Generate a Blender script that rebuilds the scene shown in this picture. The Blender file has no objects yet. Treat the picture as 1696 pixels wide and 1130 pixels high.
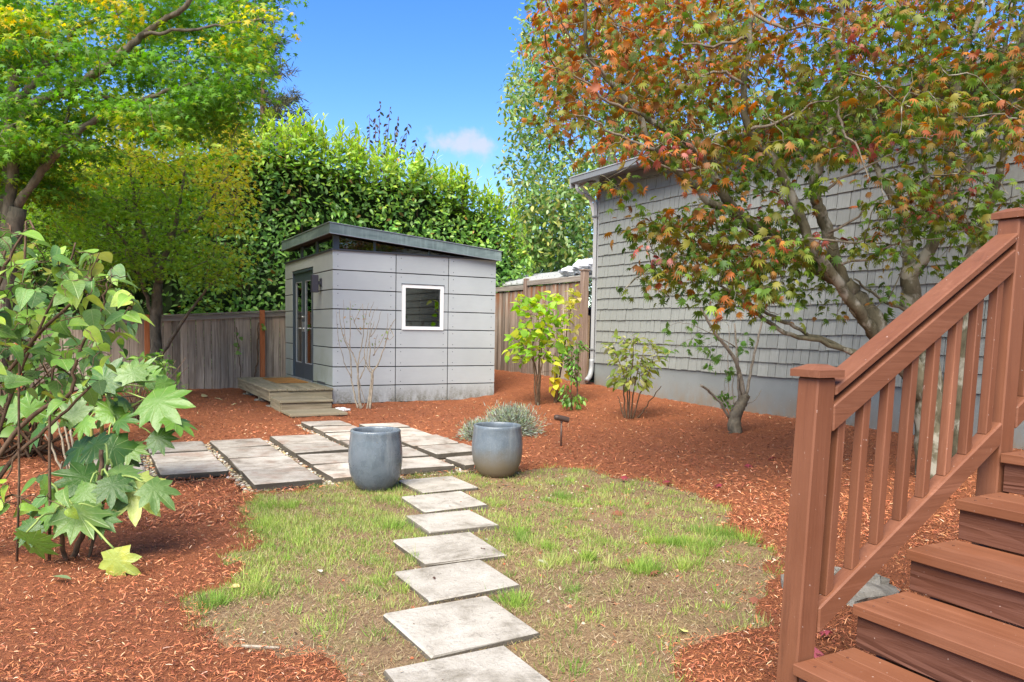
import bpy, math, random
import numpy as np
from math import radians, sin, cos, tan, pi
from mathutils import Vector, Matrix

rng = np.random.default_rng(7)
random.seed(7)
SC = bpy.context.scene
COL = SC.collection

# ------------------------------------------------------------------ camera
F_PX, YAW, PITCH, ROLL = 1266.0, radians(28.8), radians(4.0), radians(1.0)
CAM = np.array([0.0, 0.0, 1.25])
PCX, PCY = 848.0, 546.0 + tan(PITCH) * F_PX
fwd = np.array([sin(YAW) * cos(PITCH), cos(YAW) * cos(PITCH), -sin(PITCH)])
_r0 = np.array([cos(YAW), -sin(YAW), 0.0])
_u0 = np.cross(_r0, fwd)
rgt = _r0 * cos(ROLL) + _u0 * sin(ROLL)
upv = _u0 * cos(ROLL) - _r0 * sin(ROLL)
cam_d = bpy.data.cameras.new("camera")
cam = bpy.data.objects.new("camera", cam_d)
COL.objects.link(cam)
SC.camera = cam
mw = Matrix.Identity(4)
for i in range(3):
    mw[i][0] = rgt[i]; mw[i][1] = upv[i]; mw[i][2] = -fwd[i]; mw[i][3] = CAM[i]
cam.matrix_world = mw
cam_d.sensor_fit = 'HORIZONTAL'
cam_d.sensor_width = 36.0
cam_d.lens = 36.0 * F_PX / 1696.0
cam_d.shift_y = (PCY - 565.0) / 1696.0
cam_d.shift_x = 0.0
cam_d.clip_start = 0.05
cam_d.clip_end = 2000.0

# ------------------------------------------------------------------ sky and sun
SUN_EL, SUN_AZ = radians(50), radians(230)      # azimuth clockwise from +Y
W = bpy.data.worlds.new("World"); SC.world = W
W.use_nodes = True
nt = W.node_tree; nt.nodes.clear()
out = nt.nodes.new('ShaderNodeOutputWorld')
bg = nt.nodes.new('ShaderNodeBackground')
sky = nt.nodes.new('ShaderNodeTexSky')
sky.sky_type = 'NISHITA'; sky.sun_disc = False
sky.sun_elevation = SUN_EL; sky.sun_rotation = SUN_AZ
sky.altitude = 100; sky.air_density = 1.0; sky.dust_density = 0.3; sky.ozone_density = 2.5
bg.inputs['Strength'].default_value = 0.15
# one small fair-weather cloud low over the hedge
def world_dir(px, py):
    d = fwd + rgt * (px - PCX) / F_PX - upv * (py - PCY) / F_PX
    return d / np.linalg.norm(d)
cd = world_dir(770, 240)
ca = np.cross(cd, (0, 0, 1)); ca /= np.linalg.norm(ca)
cb = np.cross(ca, cd)
tc = nt.nodes.new('ShaderNodeTexCoord')
def vdot(v):
    n = nt.nodes.new('ShaderNodeVectorMath'); n.operation = 'DOT_PRODUCT'
    nt.links.new(tc.outputs['Generated'], n.inputs[0]); n.inputs[1].default_value = v
    return n.outputs['Value']
def wmath(op, a, b=None):
    n = nt.nodes.new('ShaderNodeMath'); n.operation = op
    for i, v in enumerate((a, b)):
        if v is None: continue
        if isinstance(v, (int, float)): n.inputs[i].default_value = v
        else: nt.links.new(v, n.inputs[i])
    return n.outputs[0]
U = wmath('ADD', wmath('DIVIDE', vdot(ca), 0.041), wmath('MULTIPLY', wmath('DIVIDE', vdot(cb), 0.028), 0.35))
V = wmath('DIVIDE', vdot(cb), 0.0175)
R2 = wmath('SQRT', wmath('ADD', wmath('MULTIPLY', U, U), wmath('MULTIPLY', V, V)))
nz = nt.nodes.new('ShaderNodeTexNoise'); nz.inputs['Scale'].default_value = 45; nz.inputs['Detail'].default_value = 5
nt.links.new(tc.outputs['Generated'], nz.inputs['Vector'])
dens = wmath('SUBTRACT', wmath('MULTIPLY', nz.outputs['Fac'], 2.6), wmath('ADD', R2, -0.05))
front = wmath('GREATER_THAN', vdot(cd), 0.8)
mr = nt.nodes.new('ShaderNodeMapRange'); mr.interpolation_type = 'SMOOTHSTEP'
nt.links.new(dens, mr.inputs[0]); mr.inputs[1].default_value = 0.15; mr.inputs[2].default_value = 1.2
mr.inputs[3].default_value = 0.0; mr.inputs[4].default_value = 0.8
cf = wmath('MULTIPLY', mr.outputs[0], front)
hsv = nt.nodes.new('ShaderNodeHueSaturation'); hsv.inputs['Saturation'].default_value = 1.34; hsv.inputs['Hue'].default_value = 0.515; hsv.inputs['Value'].default_value = 0.74
nt.links.new(sky.outputs[0], hsv.inputs['Color'])
mx = nt.nodes.new('ShaderNodeMix'); mx.data_type = 'RGBA'
nt.links.new(cf, mx.inputs[0]); nt.links.new(hsv.outputs[0], mx.inputs[6]); mx.inputs[7].default_value = (1.95, 2.0, 2.3, 1)
nt.links.new(mx.outputs[2], bg.inputs['Color'])
nt.links.new(bg.outputs[0], out.inputs[0])

sun_d = bpy.data.lights.new("sun", 'SUN'); sun = bpy.data.objects.new("sun", sun_d); COL.objects.link(sun)
sun_d.energy = 4.4; sun_d.angle = radians(52); sun_d.color = (1.0, 0.93, 0.79)
sv = Vector((sin(SUN_AZ) * cos(SUN_EL), cos(SUN_AZ) * cos(SUN_EL), sin(SUN_EL)))
sun.rotation_euler = sv.to_track_quat('Z', 'Y').to_euler()
SC.view_settings.view_transform = 'Standard'; SC.view_settings.look = 'None'
SC.view_settings.gamma = 1.0; SC.view_settings.use_curve_mapping = False
SC.view_settings.exposure = 1.43
SC.render.engine = 'CYCLES'
SC.cycles.max_bounces = 8; SC.cycles.transparent_max_bounces = 8
SC.cycles.diffuse_bounces = 4; SC.cycles.transmission_bounces = 4

# ------------------------------------------------------------------ geometry helpers
def ray(px, py): return fwd + rgt * (px - PCX) / F_PX - upv * (py - PCY) / F_PX
def at(px, py, Z): return CAM + ray(px, py) * Z
def onz(px, py, z=0.0):
    d = ray(px, py); return CAM + d * ((z - CAM[2]) / d[2])
def ony(px, py, y):
    d = ray(px, py); return CAM + d * (y / d[1])
def onx(px, py, x):
    d = ray(px, py); return CAM + d * (x / d[0])
def proj(P):
    P = np.asarray(P, float); d = P - CAM
    z = d @ fwd; zz = np.where(np.abs(z) < 1e-6, 1e-6, z)
    return PCX + F_PX * (d @ rgt) / zz, PCY - F_PX * (d @ upv) / zz, z
def sstep(a, b, x):
    t = np.clip((x - a) / (b - a), 0, 1); return t * t * (3 - 2 * t)
_nd = rng.normal(size=(24, 2)); _np = rng.uniform(0, 6.28, 24); _nf = np.repeat([0.8, 1.7, 3.5, 7.5], 6)
def wob(x, y, lo=0, hi=4):
    s = 0
    for i in range(lo * 6, hi * 6):
        s = s + np.sin((x * _nd[i, 0] + y * _nd[i, 1]) * _nf[i] + _np[i]) / (_nf[i] ** 0.7)
    return s / 6
def H(x, y):
    x = np.asarray(x, float); y = np.asarray(y, float)
    rise = sstep(5.2, 7.9, x) * (0.13 + 0.20 * sstep(8.5, 13.5, y))
    return rise
WL = {}
def setp(o, label=None, cat=None, group=None, kind=None):
    if label: o['label'] = label
    if cat: o['category'] = cat
    if group: o['group'] = group
    if kind: o['kind'] = kind
    return o
def thing(name, loc, label=None, cat=None, group=None, kind=None):
    o = bpy.data.objects.new(name, None); COL.objects.link(o)
    o.empty_display_size = 0.1
    o.location = loc; WL[o.name] = np.array(loc, float)
    return setp(o, label, cat, group, kind)
def mesh_of(name, V, Fc, mat=None, smooth=False, col=None):
    me = bpy.data.meshes.new(name)
    V = np.asarray(V, float).reshape(-1, 3)
    if isinstance(Fc, np.ndarray) and Fc.ndim == 2:
        n, k = Fc.shape
        me.vertices.add(len(V)); me.vertices.foreach_set('co', V.astype(np.float32).ravel())
        me.loops.add(n * k); me.loops.foreach_set('vertex_index', Fc.astype(np.int32).ravel())
        me.polygons.add(n); me.polygons.foreach_set('loop_start', np.arange(0, n * k, k, dtype=np.int32))
        me.update(calc_edges=True)
    else:
        me.from_pydata([tuple(v) for v in V], [], [tuple(int(i) for i in f) for f in Fc])
    if smooth:
        me.polygons.foreach_set('use_smooth', np.ones(len(me.polygons), bool))
    if col is not None:
        a = me.attributes.new('col', 'FLOAT_COLOR', 'POINT')
        c = np.ones((len(V), 4), np.float32); c[:, :3] = col
        a.data.foreach_set('color', c.ravel())
    if mat: me.materials.append(mat)
    return me
def obj(name, V, Fc, mat, parent=None, smooth=False, col=None, origin=None, **kw):
    V = np.asarray(V, float).reshape(-1, 3)
    if origin is None:
        lo, hi = V.min(0), V.max(0); origin = np.array([(lo[0] + hi[0]) / 2, (lo[1] + hi[1]) / 2, lo[2]])
    origin = np.asarray(origin, float)
    o = bpy.data.objects.new(name, mesh_of(name, V - origin, Fc, mat, smooth, col))
    COL.objects.link(o)
    base = np.zeros(3)
    if parent is not None:
        o.parent = parent; base = WL[parent.name]
    o.location = origin - base; WL[o.name] = origin
    return setp(o, **kw)
class MB:
    def __init__(s): s.v = []; s.f = []; s.n = 0
    def add(s, V, Fc):
        V = np.asarray(V, float).reshape(-1, 3)
        s.v.append(V); s.f += [tuple(int(i) + s.n for i in f) for f in Fc]; s.n += len(V); return s
    def box(s, x0, x1, y0, y1, z0, z1, b=0.0): return s.add(*cbox(x0, x1, y0, y1, z0, z1, b))
    def build(s, name, mat, parent=None, **kw):
        return obj(name, np.concatenate(s.v), s.f, mat, parent, **kw)
def cbox(x0, x1, y0, y1, z0, z1, b=0.0):
    if b <= 0:
        V = [(x, y, z) for x in (x0, x1) for y in (y0, y1) for z in (z0, z1)]
        Fc = [(0, 1, 3, 2), (4, 6, 7, 5), (0, 4, 5, 1), (2, 3, 7, 6), (0, 2, 6, 4), (1, 5, 7, 3)]
        return np.array(V), Fc
    b = min(b, (x1 - x0) * .45, (y1 - y0) * .45, (z1 - z0) * .45)
    c = [(x0, x1), (y0, y1), (z0, z1)]
    V = []; idx = {}
    for i in (0, 1):
        for j in (0, 1):
            for k in (0, 1):
                for a in range(3):
                    p = [c[0][i], c[1][j], c[2][k]]
                    for q, e in enumerate((i, j, k)):
                        if q != a: p[q] += b if e == 0 else -b
                    idx[(i, j, k, a)] = len(V); V.append(p)
    Fc = []
    for a in range(3):
        o1, o2 = [q for q in range(3) if q != a]
        for e in (0, 1):
            quad = []
            for (m, n) in ((0, 0), (1, 0), (1, 1), (0, 1)):
                k = [0, 0, 0]; k[a] = e; k[o1] = m; k[o2] = n
                quad.append(idx[(*k, a)])
            Fc.append(quad)
    for a in range(3):          # edges along axis a
        o1, o2 = [q for q in range(3) if q != a]
        for m in (0, 1):
            for n in (0, 1):
                k0 = [0, 0, 0]; k0[o1] = m; k0[o2] = n; k1 = list(k0); k1[a] = 1
                Fc.append([idx[(*k0, o1)], idx[(*k1, o1)], idx[(*k1, o2)], idx[(*k0, o2)]])
    for i in (0, 1):
        for j in (0, 1):
            for k in (0, 1): Fc.append([idx[(i, j, k, a)] for a in range(3)])
    V = np.array(V, float); ctr = V.mean(0); F2 = []
    for f in Fc:
        p = V[f]; n = np.cross(p[1] - p[0], p[2] - p[0])
        F2.append(f if n @ (p.mean(0) - ctr) > 0 else f[::-1])
    return V, F2
def part(name, mat, parent, dims, b=0.004, shear=None, **kw):
    V, Fc = cbox(*dims, b)
    if shear: V = shear(V)
    return obj(name, V, Fc, mat, parent, **kw)
def smooth_path(P, R, n=4, jit=0.0):
    P = np.asarray(P, float); R = np.asarray(R, float)
    if len(P) < 3:
        t = np.linspace(0, 1, n + 1)[:, None]
        return P[0] * (1 - t) + P[1] * t, R[0] * (1 - t[:, 0]) + R[1] * t[:, 0]
    Q, S = [], []
    E = np.vstack([2 * P[0] - P[1], P, 2 * P[-1] - P[-2]])
    for i in range(len(P) - 1):
        a, b, c, d = E[i], E[i + 1], E[i + 2], E[i + 3]
        for t in np.arange(n) / n:
            Q.append(.5 * ((2 * b) + (c - a) * t + (2 * a - 5 * b + 4 * c - d) * t * t + (3 * b - 3 * c + d - a) * t ** 3))
            S.append(R[i] * (1 - t) + R[i + 1] * t)
    Q.append(P[-1]); S.append(R[-1]); Q = np.array(Q)
    if jit: Q[1:-1] += rng.normal(0, jit, Q[1:-1].shape)
    return Q, np.array(S)
def tube(P, R, sides=7, lump=0.0):
    P = np.asarray(P, float); n = len(P)
    T = np.gradient(P, axis=0); T /= np.linalg.norm(T, axis=1)[:, None] + 1e-9
    ref = np.array([0.13, 0.21, 1.0]) if abs(T[0] @ np.array([0, 0, 1])) < .9 else np.array([1.0, .2, .1])
    V = []
    A = np.cross(T[0], ref); A /= np.linalg.norm(A)
    for i in range(n):
        A = A - T[i] * (A @ T[i]); A /= np.linalg.norm(A) + 1e-9
        B = np.cross(T[i], A)
        for k in range(sides):
            a = 2 * pi * k / sides
            r = R[i] * (1 + (rng.normal(0, lump) if lump else 0))
            V.append(P[i] + (A * cos(a) + B * sin(a)) * r)
    Fc = []
    for i in range(n - 1):
        for k in range(sides):
            k2 = (k + 1) % sides
            Fc.append((i * sides + k, i * sides + k2, (i + 1) * sides + k2, (i + 1) * sides + k))
    Fc.append(tuple(range(sides))[::-1]); Fc.append(tuple((n - 1) * sides + k for k in range(sides)))
    return np.array(V), Fc
def lathe(profile, seg=40, c=(0, 0, 0)):
    V = []; Fc = []
    for (r, z) in profile:
        for k in range(seg):
            a = 2 * pi * k / seg; V.append((c[0] + r * cos(a), c[1] + r * sin(a), c[2] + z))
    m = len(profile)
    for i in range(m - 1):
        for k in range(seg):
            k2 = (k + 1) % seg; Fc.append((i * seg + k, i * seg + k2, (i + 1) * seg + k2, (i + 1) * seg + k))
    Fc.append(tuple((m - 1) * seg + k for k in range(seg)))
    return np.array(V), Fc
def in_poly(x, y, poly):
    x = np.asarray(x); y = np.asarray(y); r = np.zeros(x.shape, bool); n = len(poly); j = n - 1
    for i in range(n):
        xi, yi = poly[i]; xj, yj = poly[j]
        with np.errstate(divide='ignore', invalid='ignore'):
            c = ((yi > y) != (yj > y)) & (x < (xj - xi) * (y - yi) / ((yj - yi) or 1e-9) + xi)
        r ^= c; j = i
    return r
def sample_poly(poly, n):
    P = np.array(poly); lo, hi = P.min(0), P.max(0); X = np.zeros((0, 2))
    while len(X) < n:
        q = rng.uniform(lo, hi, (n * 3 + 30, 2)); X = np.vstack([X, q[in_poly(q[:, 0], q[:, 1], poly)]])
    return X[:n]
def inst(tv, tf, M, T, col):
    """many copies of one small triangle template as a single vertex/face array"""
    n = len(T); V = np.einsum('nij,kj->nki', M, tv) + T[:, None, :]
    Fc = (tf[None] + (np.arange(n) * len(tv))[:, None, None]).reshape(-1, tf.shape[1])
    return V.reshape(-1, 3), Fc, np.repeat(col, len(tv), axis=0)
def frames(A, N, S):
    A = A / (np.linalg.norm(A, axis=1)[:, None] + 1e-9)
    B = np.cross(A, N); B /= np.linalg.norm(B, axis=1)[:, None] + 1e-9
    N2 = np.cross(B, A)
    return np.stack([B, A, N2], axis=2) * np.asarray(S)[:, None, None]

# ------------------------------------------------------------------ materials
MATS = {}
class Nd:
    def __init__(s, name):
        s.m = bpy.data.materials.new(name); s.m.use_nodes = True; s.t = s.m.node_tree
        s.p = s.t.nodes['Principled BSDF']; s.out = s.t.nodes['Material Output']; MATS[name] = s.m
    def n(s, typ, **kw):
        x = s.t.nodes.new(typ)
        for k, v in kw.items(): setattr(x, k, v)
        return x
    def link(s, a, b): s.t.links.new(a, b)
    def coord(s, kind='Object', scale=(1, 1, 1), rand=False):
        tc = s.n('ShaderNodeTexCoord'); mp = s.n('ShaderNodeMapping'); mp.inputs['Scale'].default_value = scale
        src = tc.outputs[kind] if kind != 'World' else s.n('ShaderNodeNewGeometry').outputs['Position']
        s.link(src, mp.inputs['Vector'])
        if rand:
            oi = s.n('ShaderNodeObjectInfo'); mu = s.n('ShaderNodeMath', operation='MULTIPLY'); mu.inputs[1].default_value = 37.0
            s.link(oi.outputs['Random'], mu.inputs[0]); s.link(mu.outputs[0], mp.inputs['Location'])
        return mp.outputs[0]
    def noise(s, vec, scale, detail=4, rough=.55, dist=0):
        x = s.n('ShaderNodeTexNoise'); x.inputs['Scale'].default_value = scale; x.inputs['Detail'].default_value = detail
        x.inputs['Roughness'].default_value = rough; x.inputs['Distortion'].default_value = dist
        s.link(vec, x.inputs['Vector']); return x.outputs['Fac']
    def ramp(s, fac, stops):
        r = s.n('ShaderNodeValToRGB'); e = r.color_ramp.elements
        while len(e) < len(stops): e.new(0.5)
        for el, (p, c) in zip(e, stops): el.position = p; el.color = (*c, 1) if len(c) == 3 else c
        s.link(fac, r.inputs[0]); return r.outputs[0]
    def mix(s, fac, a, b, mode='MIX'):
        x = s.n('ShaderNodeMix', data_type='RGBA', blend_type=mode)
        for i, v in ((0, fac), (6, a), (7, b)):
            if isinstance(v, (int, float)): x.inputs[i].default_value = v
            elif isinstance(v, tuple): x.inputs[i].default_value = (*v, 1)
            else: s.link(v, x.inputs[i])
        return x.outputs[2]
    def math(s, op, a, b=None, clamp=False):
        x = s.n('ShaderNodeMath', operation=op, use_clamp=clamp)
        for i, v in ((0, a), (1, b)):
            if v is None: continue
            if isinstance(v, (int, float)): x.inputs[i].default_value = v
            else: s.link(v, x.inputs[i])
        return x.outputs[0]
    def rng(s, v, a, b, c=0.0, d=1.0):
        x = s.n('ShaderNodeMapRange'); s.link(v, x.inputs[0])
        for i, q in enumerate((a, b, c, d)): x.inputs[i + 1].default_value = q
        return x.outputs[0]
    def sep(s, vec):
        x = s.n('ShaderNodeSeparateXYZ'); s.link(vec, x.inputs[0]); return x.outputs
    def objrand(s): return s.n('ShaderNodeObjectInfo').outputs['Random']
    def pos(s): return s.n('ShaderNodeNewGeometry').outputs['Position']
    def fin(s, col, rough=.6, bump=None, strength=.3, dist=.01, spec=.4, metal=0.0):
        if isinstance(col, tuple): s.p.inputs['Base Color'].default_value = (*col, 1)
        else: s.link(col, s.p.inputs['Base Color'])
        if isinstance(rough, (int, float)): s.p.inputs['Roughness'].default_value = rough
        else: s.link(rough, s.p.inputs['Roughness'])
        s.p.inputs['Specular IOR Level'].default_value = spec; s.p.inputs['Metallic'].default_value = metal
        if bump is not None:
            b = s.n('ShaderNodeBump'); b.inputs['Strength'].default_value = strength; b.inputs['Distance'].default_value = dist
            s.link(bump, b.inputs['Height']); s.link(b.outputs[0], s.p.inputs['Normal'])
        return s.m

def wood(name, dark, mid, light, axis, rough=.8, rnd=.35, bs=.4, tint=None, streak=None):
    """weathered board: grain stretched along the board axis (0,1,2)"""
    k = Nd(name); sc = [38, 38, 38]; sc[axis] = 1.6
    v = k.coord('Object', tuple(sc), True)
    g = k.noise(v, 1.0, 6, .62, .6)
    sc2 = [5, 5, 5]; sc2[axis] = 1.1
    b = k.noise(k.coord('Object', tuple(sc2), True), 1.0, 3)
    c = k.ramp(g, [(.28, dark), (.5, mid), (.74, light)])
    c = k.mix(k.rng(b, .35, .7, 0, .55), c, tint or dark)
    hv = k.rng(k.objrand(), 0, 1, 1 - rnd, 1 + rnd)
    c2 = k.n('ShaderNodeVectorMath', operation='SCALE'); k.link(c, c2.inputs[0]); k.link(hv, c2.inputs['Scale'])
    c = c2.outputs[0]
    if streak:
        z = k.sep(k.pos())[2]
        nn = k.noise(k.coord('World', (9, 9, 1.2)), 1.0, 4)
        m = k.math('MULTIPLY', k.rng(z, streak[1], streak[2], 0, 1), k.rng(nn, .45, .62, 0, 1), True)
        c = k.mix(m, c, streak[0])
    return k.fin(c, rough, g, bs, .004, .25)

def leaf_mat(name, rough=.45, trans=.4, spec=.4):
    k = Nd(name)
    a = k.n('ShaderNodeAttribute', attribute_name='col')
    v = k.noise(k.coord('Object', (1, 1, 1)), 60, 2)
    c = k.mix(k.rng(v, .35, .7, 0, .25), a.outputs['Color'], (.02, .03, .01), 'MULTIPLY')
    c = a.outputs['Color']
    k.fin(c, rough, None, spec=spec)
    tr = k.n('ShaderNodeBsdfTranslucent')
    h = k.n('ShaderNodeHueSaturation'); h.inputs['Value'].default_value = 1.5; h.inputs['Saturation'].default_value = 1.1
    k.link(c, h.inputs['Color']); k.link(h.outputs[0], tr.inputs['Color'])
    ms = k.n('ShaderNodeMixShader'); ms.inputs[0].default_value = trans
    k.link(k.p.outputs[0], ms.inputs[1]); k.link(tr.outputs[0], ms.inputs[2]); k.link(ms.outputs[0], k.out.inputs[0])
    return k.m
M_LEAF = leaf_mat('leaf_soft', .5, .45, .25); M_GLOSS = leaf_mat('leaf_glossy', .42, .33, .4); M_MAPLE = leaf_mat('maple_leaf', .5, .38, .3); M_DRY = leaf_mat('leaf_dry', .8, .15, .2)

def vein_mat(name, radial):
    k = Nd(name); a = k.n('ShaderNodeAttribute', attribute_name='col').outputs['Color']; tcv = k.n('ShaderNodeTexCoord').outputs['Object']; s = k.sep(tcv)
    if radial:
        an = k.math('ARCTAN2', s[0], k.math('SUBTRACT', s[1], .3)); vn = k.math('ABSOLUTE', k.math('SINE', k.math('MULTIPLY', an, 5.0))); ve = k.rng(vn, 0, .16, 1, 0)
    else:
        mid = k.rng(k.math('ABSOLUTE', s[0]), .004, .02, 1, 0); ob = k.math('SUBTRACT', s[1], k.math('MULTIPLY', k.math('ABSOLUTE', s[0]), .75))
        ve = k.math('MAXIMUM', mid, k.rng(k.math('PINGPONG', k.math('MULTIPLY', ob, 6.5), .5), 0, .06, .75, 0))
    mo = k.noise(k.coord('Object', (1, 1, 1), True), 4.5, 5, .7); bl = k.noise(k.coord('Object', (1, 1, 1), True), 11, 3, .6); ed = k.noise(k.coord('Object', (1, 1, 1), True), 2.2, 3, .5)
    c = k.mix(k.rng(mo, .35, .65, 0, .5), a, k.mix(1.0, a, (.68, .78, .68), 'MULTIPLY')); c = k.mix(k.rng(ed, .55, .75, 0, .45), c, k.mix(1.0, a, (1.7, 1.35, .8), 'MULTIPLY'))
    c = k.mix(k.math('MULTIPLY', ve, .5), c, (.42, .50, .20)); c = k.mix(k.rng(bl, .73, .78, 0, .8), c, (.16, .10, .04))
    k.fin(c, .33, k.math('ADD', k.math('MULTIPLY', ve, -1.0), k.math('MULTIPLY', mo, .8)),   .35, .03, .55)
    tr = k.n('ShaderNodeBsdfTranslucent'); k.link(c, tr.inputs['Color']); ms = k.n('ShaderNodeMixShader'); ms.inputs[0].default_value = .35
    k.link(k.p.outputs[0], ms.inputs[1]); k.link(tr.outputs[0], ms.inputs[2]); k.link(ms.outputs[0], k.out.inputs[0]); return k.m
M_VEIN = vein_mat('veined_leaf', False); M_VEIN2 = vein_mat('palmate_veined_leaf', True)
def attr_mat(name, rough, spec):
    k = Nd(name); a = k.n('ShaderNodeAttribute', attribute_name='col'); return k.fin(a.outputs['Color'], rough, spec=spec)
M_CHIP = attr_mat('bark_chips', .8, .25); M_BLADE = leaf_mat('grass_blade', .55, .3, .25); M_PEB = attr_mat('pebble_stone', .7, .3)

def bark(name, dark, light, lichen=None, sc=14):
    k = Nd(name); v = k.coord('World', (sc, sc, sc * .45)); g = k.noise(v, 1.0, 6, .65, .5)
    c = k.ramp(g, [(.3, dark), (.7, light)])
    if lichen:
        l = k.noise(k.coord('World', (7, 7, 5)), 1.0, 5, .6, .4); c = k.mix(k.rng(l, .52, .62, 0, .85), c, lichen)
    return k.fin(c, .85, g, .5, .006, .2)
M_BARK_R = bark('lichen_maple_bark', (.045, .04, .022), (.15, .13, .08), (.30, .28, .22))
M_BARK_L = bark('grey_maple_bark', (.05, .042, .03), (.20, .165, .115))
M_STEM = bark('shrub_stem_bark', (.05, .032, .02), (.16, .10, .06), None, 40)
M_TWIG = bark('pale_twig_bark', (.16, .13, .09), (.36, .31, .24), None, 40)
M_TWIG2 = bark('maple_twig_bark', (.10, .075, .05), (.24, .20, .15), None, 40)
M_STALK = attr_mat('green_stalk', .6, .3)

def mulch_material():
    k = Nd('bark_mulch'); v = k.coord('World', (1, 1, 1))
    a = k.noise(k.coord('World', (55, 110, 60)), 1.0, 5, .75, 1.6); b = k.noise(v, 2.2, 3); c3 = k.noise(v, 140, 3, .7)
    c = k.ramp(a, [(.36, (.08, .026, .012)), (.5, (.29, .093, .036)), (.66, (.46, .17, .07))])
    c = k.mix(k.rng(c3, .45, .75, 0, .5), c, (.30, .11, .05))
    c = k.mix(k.rng(b, .45, .75, 0, .45), c, (.20, .066, .032))
    s = k.sep(k.pos()); yard = k.math('MULTIPLY', k.math('LESS_THAN', s[1], 15.6), k.math('LESS_THAN', s[0], 8.2))
    c = k.mix(yard, (.06, .075, .025), c)
    h = k.math('ADD', a, k.math('MULTIPLY', c3, .6))
    return k.fin(c, .85, h, .9, .02, .2)
def lawn_material():
    k = Nd('dry_lawn_soil'); v = k.coord('World', (1, 1, 1))
    a = k.noise(v, 3.2, 5, .6, .3); f = k.noise(v, 90, 4, .7, 1.0); f2 = k.noise(k.coord('World', (60, 150, 60)), 1.0, 3, .7, 1.5)
    c = k.ramp(f, [(.3, (.095, .056, .032)), (.55, (.225, .15, .08)), (.8, (.36, .27, .15))])
    g = k.ramp(f2, [(.3, (.085, .095, .03)), (.7, (.20, .21, .075))])
    dr = k.noise(v, 1.5, 4, .6); c = k.mix(k.rng(dr, .42, .60, 0, .75), c, k.ramp(f, [(.3, (.10, .060, .036)), (.7, (.225, .148, .09))]))
    c = k.mix(k.rng(a, .53, .66, 0, .4), c, g)
    return k.fin(c, .9, f, .7, .012, .15)
def concrete(name, base, dark, light, moss=None, sc=1.0, rnd=.1, bs=.25, sides=None):
    k = Nd(name); v = k.coord('Object', (1, 1, 1), True)
    a = k.noise(v, 5 * sc, 5, .65, .4); b = k.noise(v, 60 * sc, 4, .7); d = k.noise(v, 22 * sc, 5, .75, 1.4)
    c = k.ramp(a, [(.3, dark), (.5, base), (.72, light)])
    c = k.mix(k.rng(b, .55, .8, 0, .5), c, dark)
    c = k.mix(k.rng(d, .56, .70, 0, .6), c, tuple(x * .5 for x in dark))
    e2 = k.noise(v, 160 * sc, 3, .75); c = k.mix(k.rng(e2, .56, .70, 0, .45), c, tuple(x * .4 for x in dark))
    if moss: c = k.mix(k.rng(k.noise(v, 3.1, 5, .7, .8), .50, .68, 0, .6), c, moss)
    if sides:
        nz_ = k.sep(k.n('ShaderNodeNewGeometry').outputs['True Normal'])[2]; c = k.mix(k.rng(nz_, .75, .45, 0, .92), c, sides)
    s2 = k.n('ShaderNodeVectorMath', operation='SCALE'); k.link(c, s2.inputs[0]); k.link(k.rng(k.objrand(), 0, 1, 1 - rnd, 1 + rnd), s2.inputs['Scale'])
    return k.fin(s2.outputs[0], .85, k.math('ADD', b, k.math('MULTIPLY', d, .8)), bs, .006, .25)
M_MULCH = mulch_material(); M_LAWN = lawn_material()
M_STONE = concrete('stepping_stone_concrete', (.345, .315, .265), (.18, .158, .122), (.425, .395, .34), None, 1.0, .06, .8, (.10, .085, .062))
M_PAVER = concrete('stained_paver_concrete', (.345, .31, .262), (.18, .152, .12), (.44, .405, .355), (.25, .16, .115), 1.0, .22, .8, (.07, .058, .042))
M_ROCK = concrete('field_stone', (.20, .185, .155), (.09, .08, .065), (.29, .27, .235), None, 2.0, .1, .6)
M_FOUND0 = concrete('painted_foundation', (.235, .248, .245), (.205, .215, .212), (.262, .275, .27), None, .5, 0, .12)
M_FOUND = M_FOUND0
def _found():
    k = Nd('foundation_paint'); v = k.coord('World', (1, 1, 1)); a = k.noise(v, 1.2, 5, .6); d = k.noise(k.coord('World', (5, 5, 2)), 1.0, 6, .7); s = k.noise(v, 26, 3, .6); b = k.noise(v, 70, 3)
    c = k.ramp(a, [(.3, (.155, .172, .17)), (.7, (.205, .222, .218))]); c = k.mix(k.rng(s, .66, .72, 0, .6), c, (.15, .14, .115)); c = k.mix(k.rng(k.noise(v, 33, 2), .72, .75, 0, .7), c, (.42, .42, .40))
    z = k.sep(k.pos())[2]; c = k.mix(k.math('MULTIPLY', k.rng(z, .50, .15, 0, 1), k.rng(d, .35, .62, .1, 1), True), c, (.20, .155, .105))
    return k.fin(c, .8, b, .12, .004, .25)
M_FOUND = _found()
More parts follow.
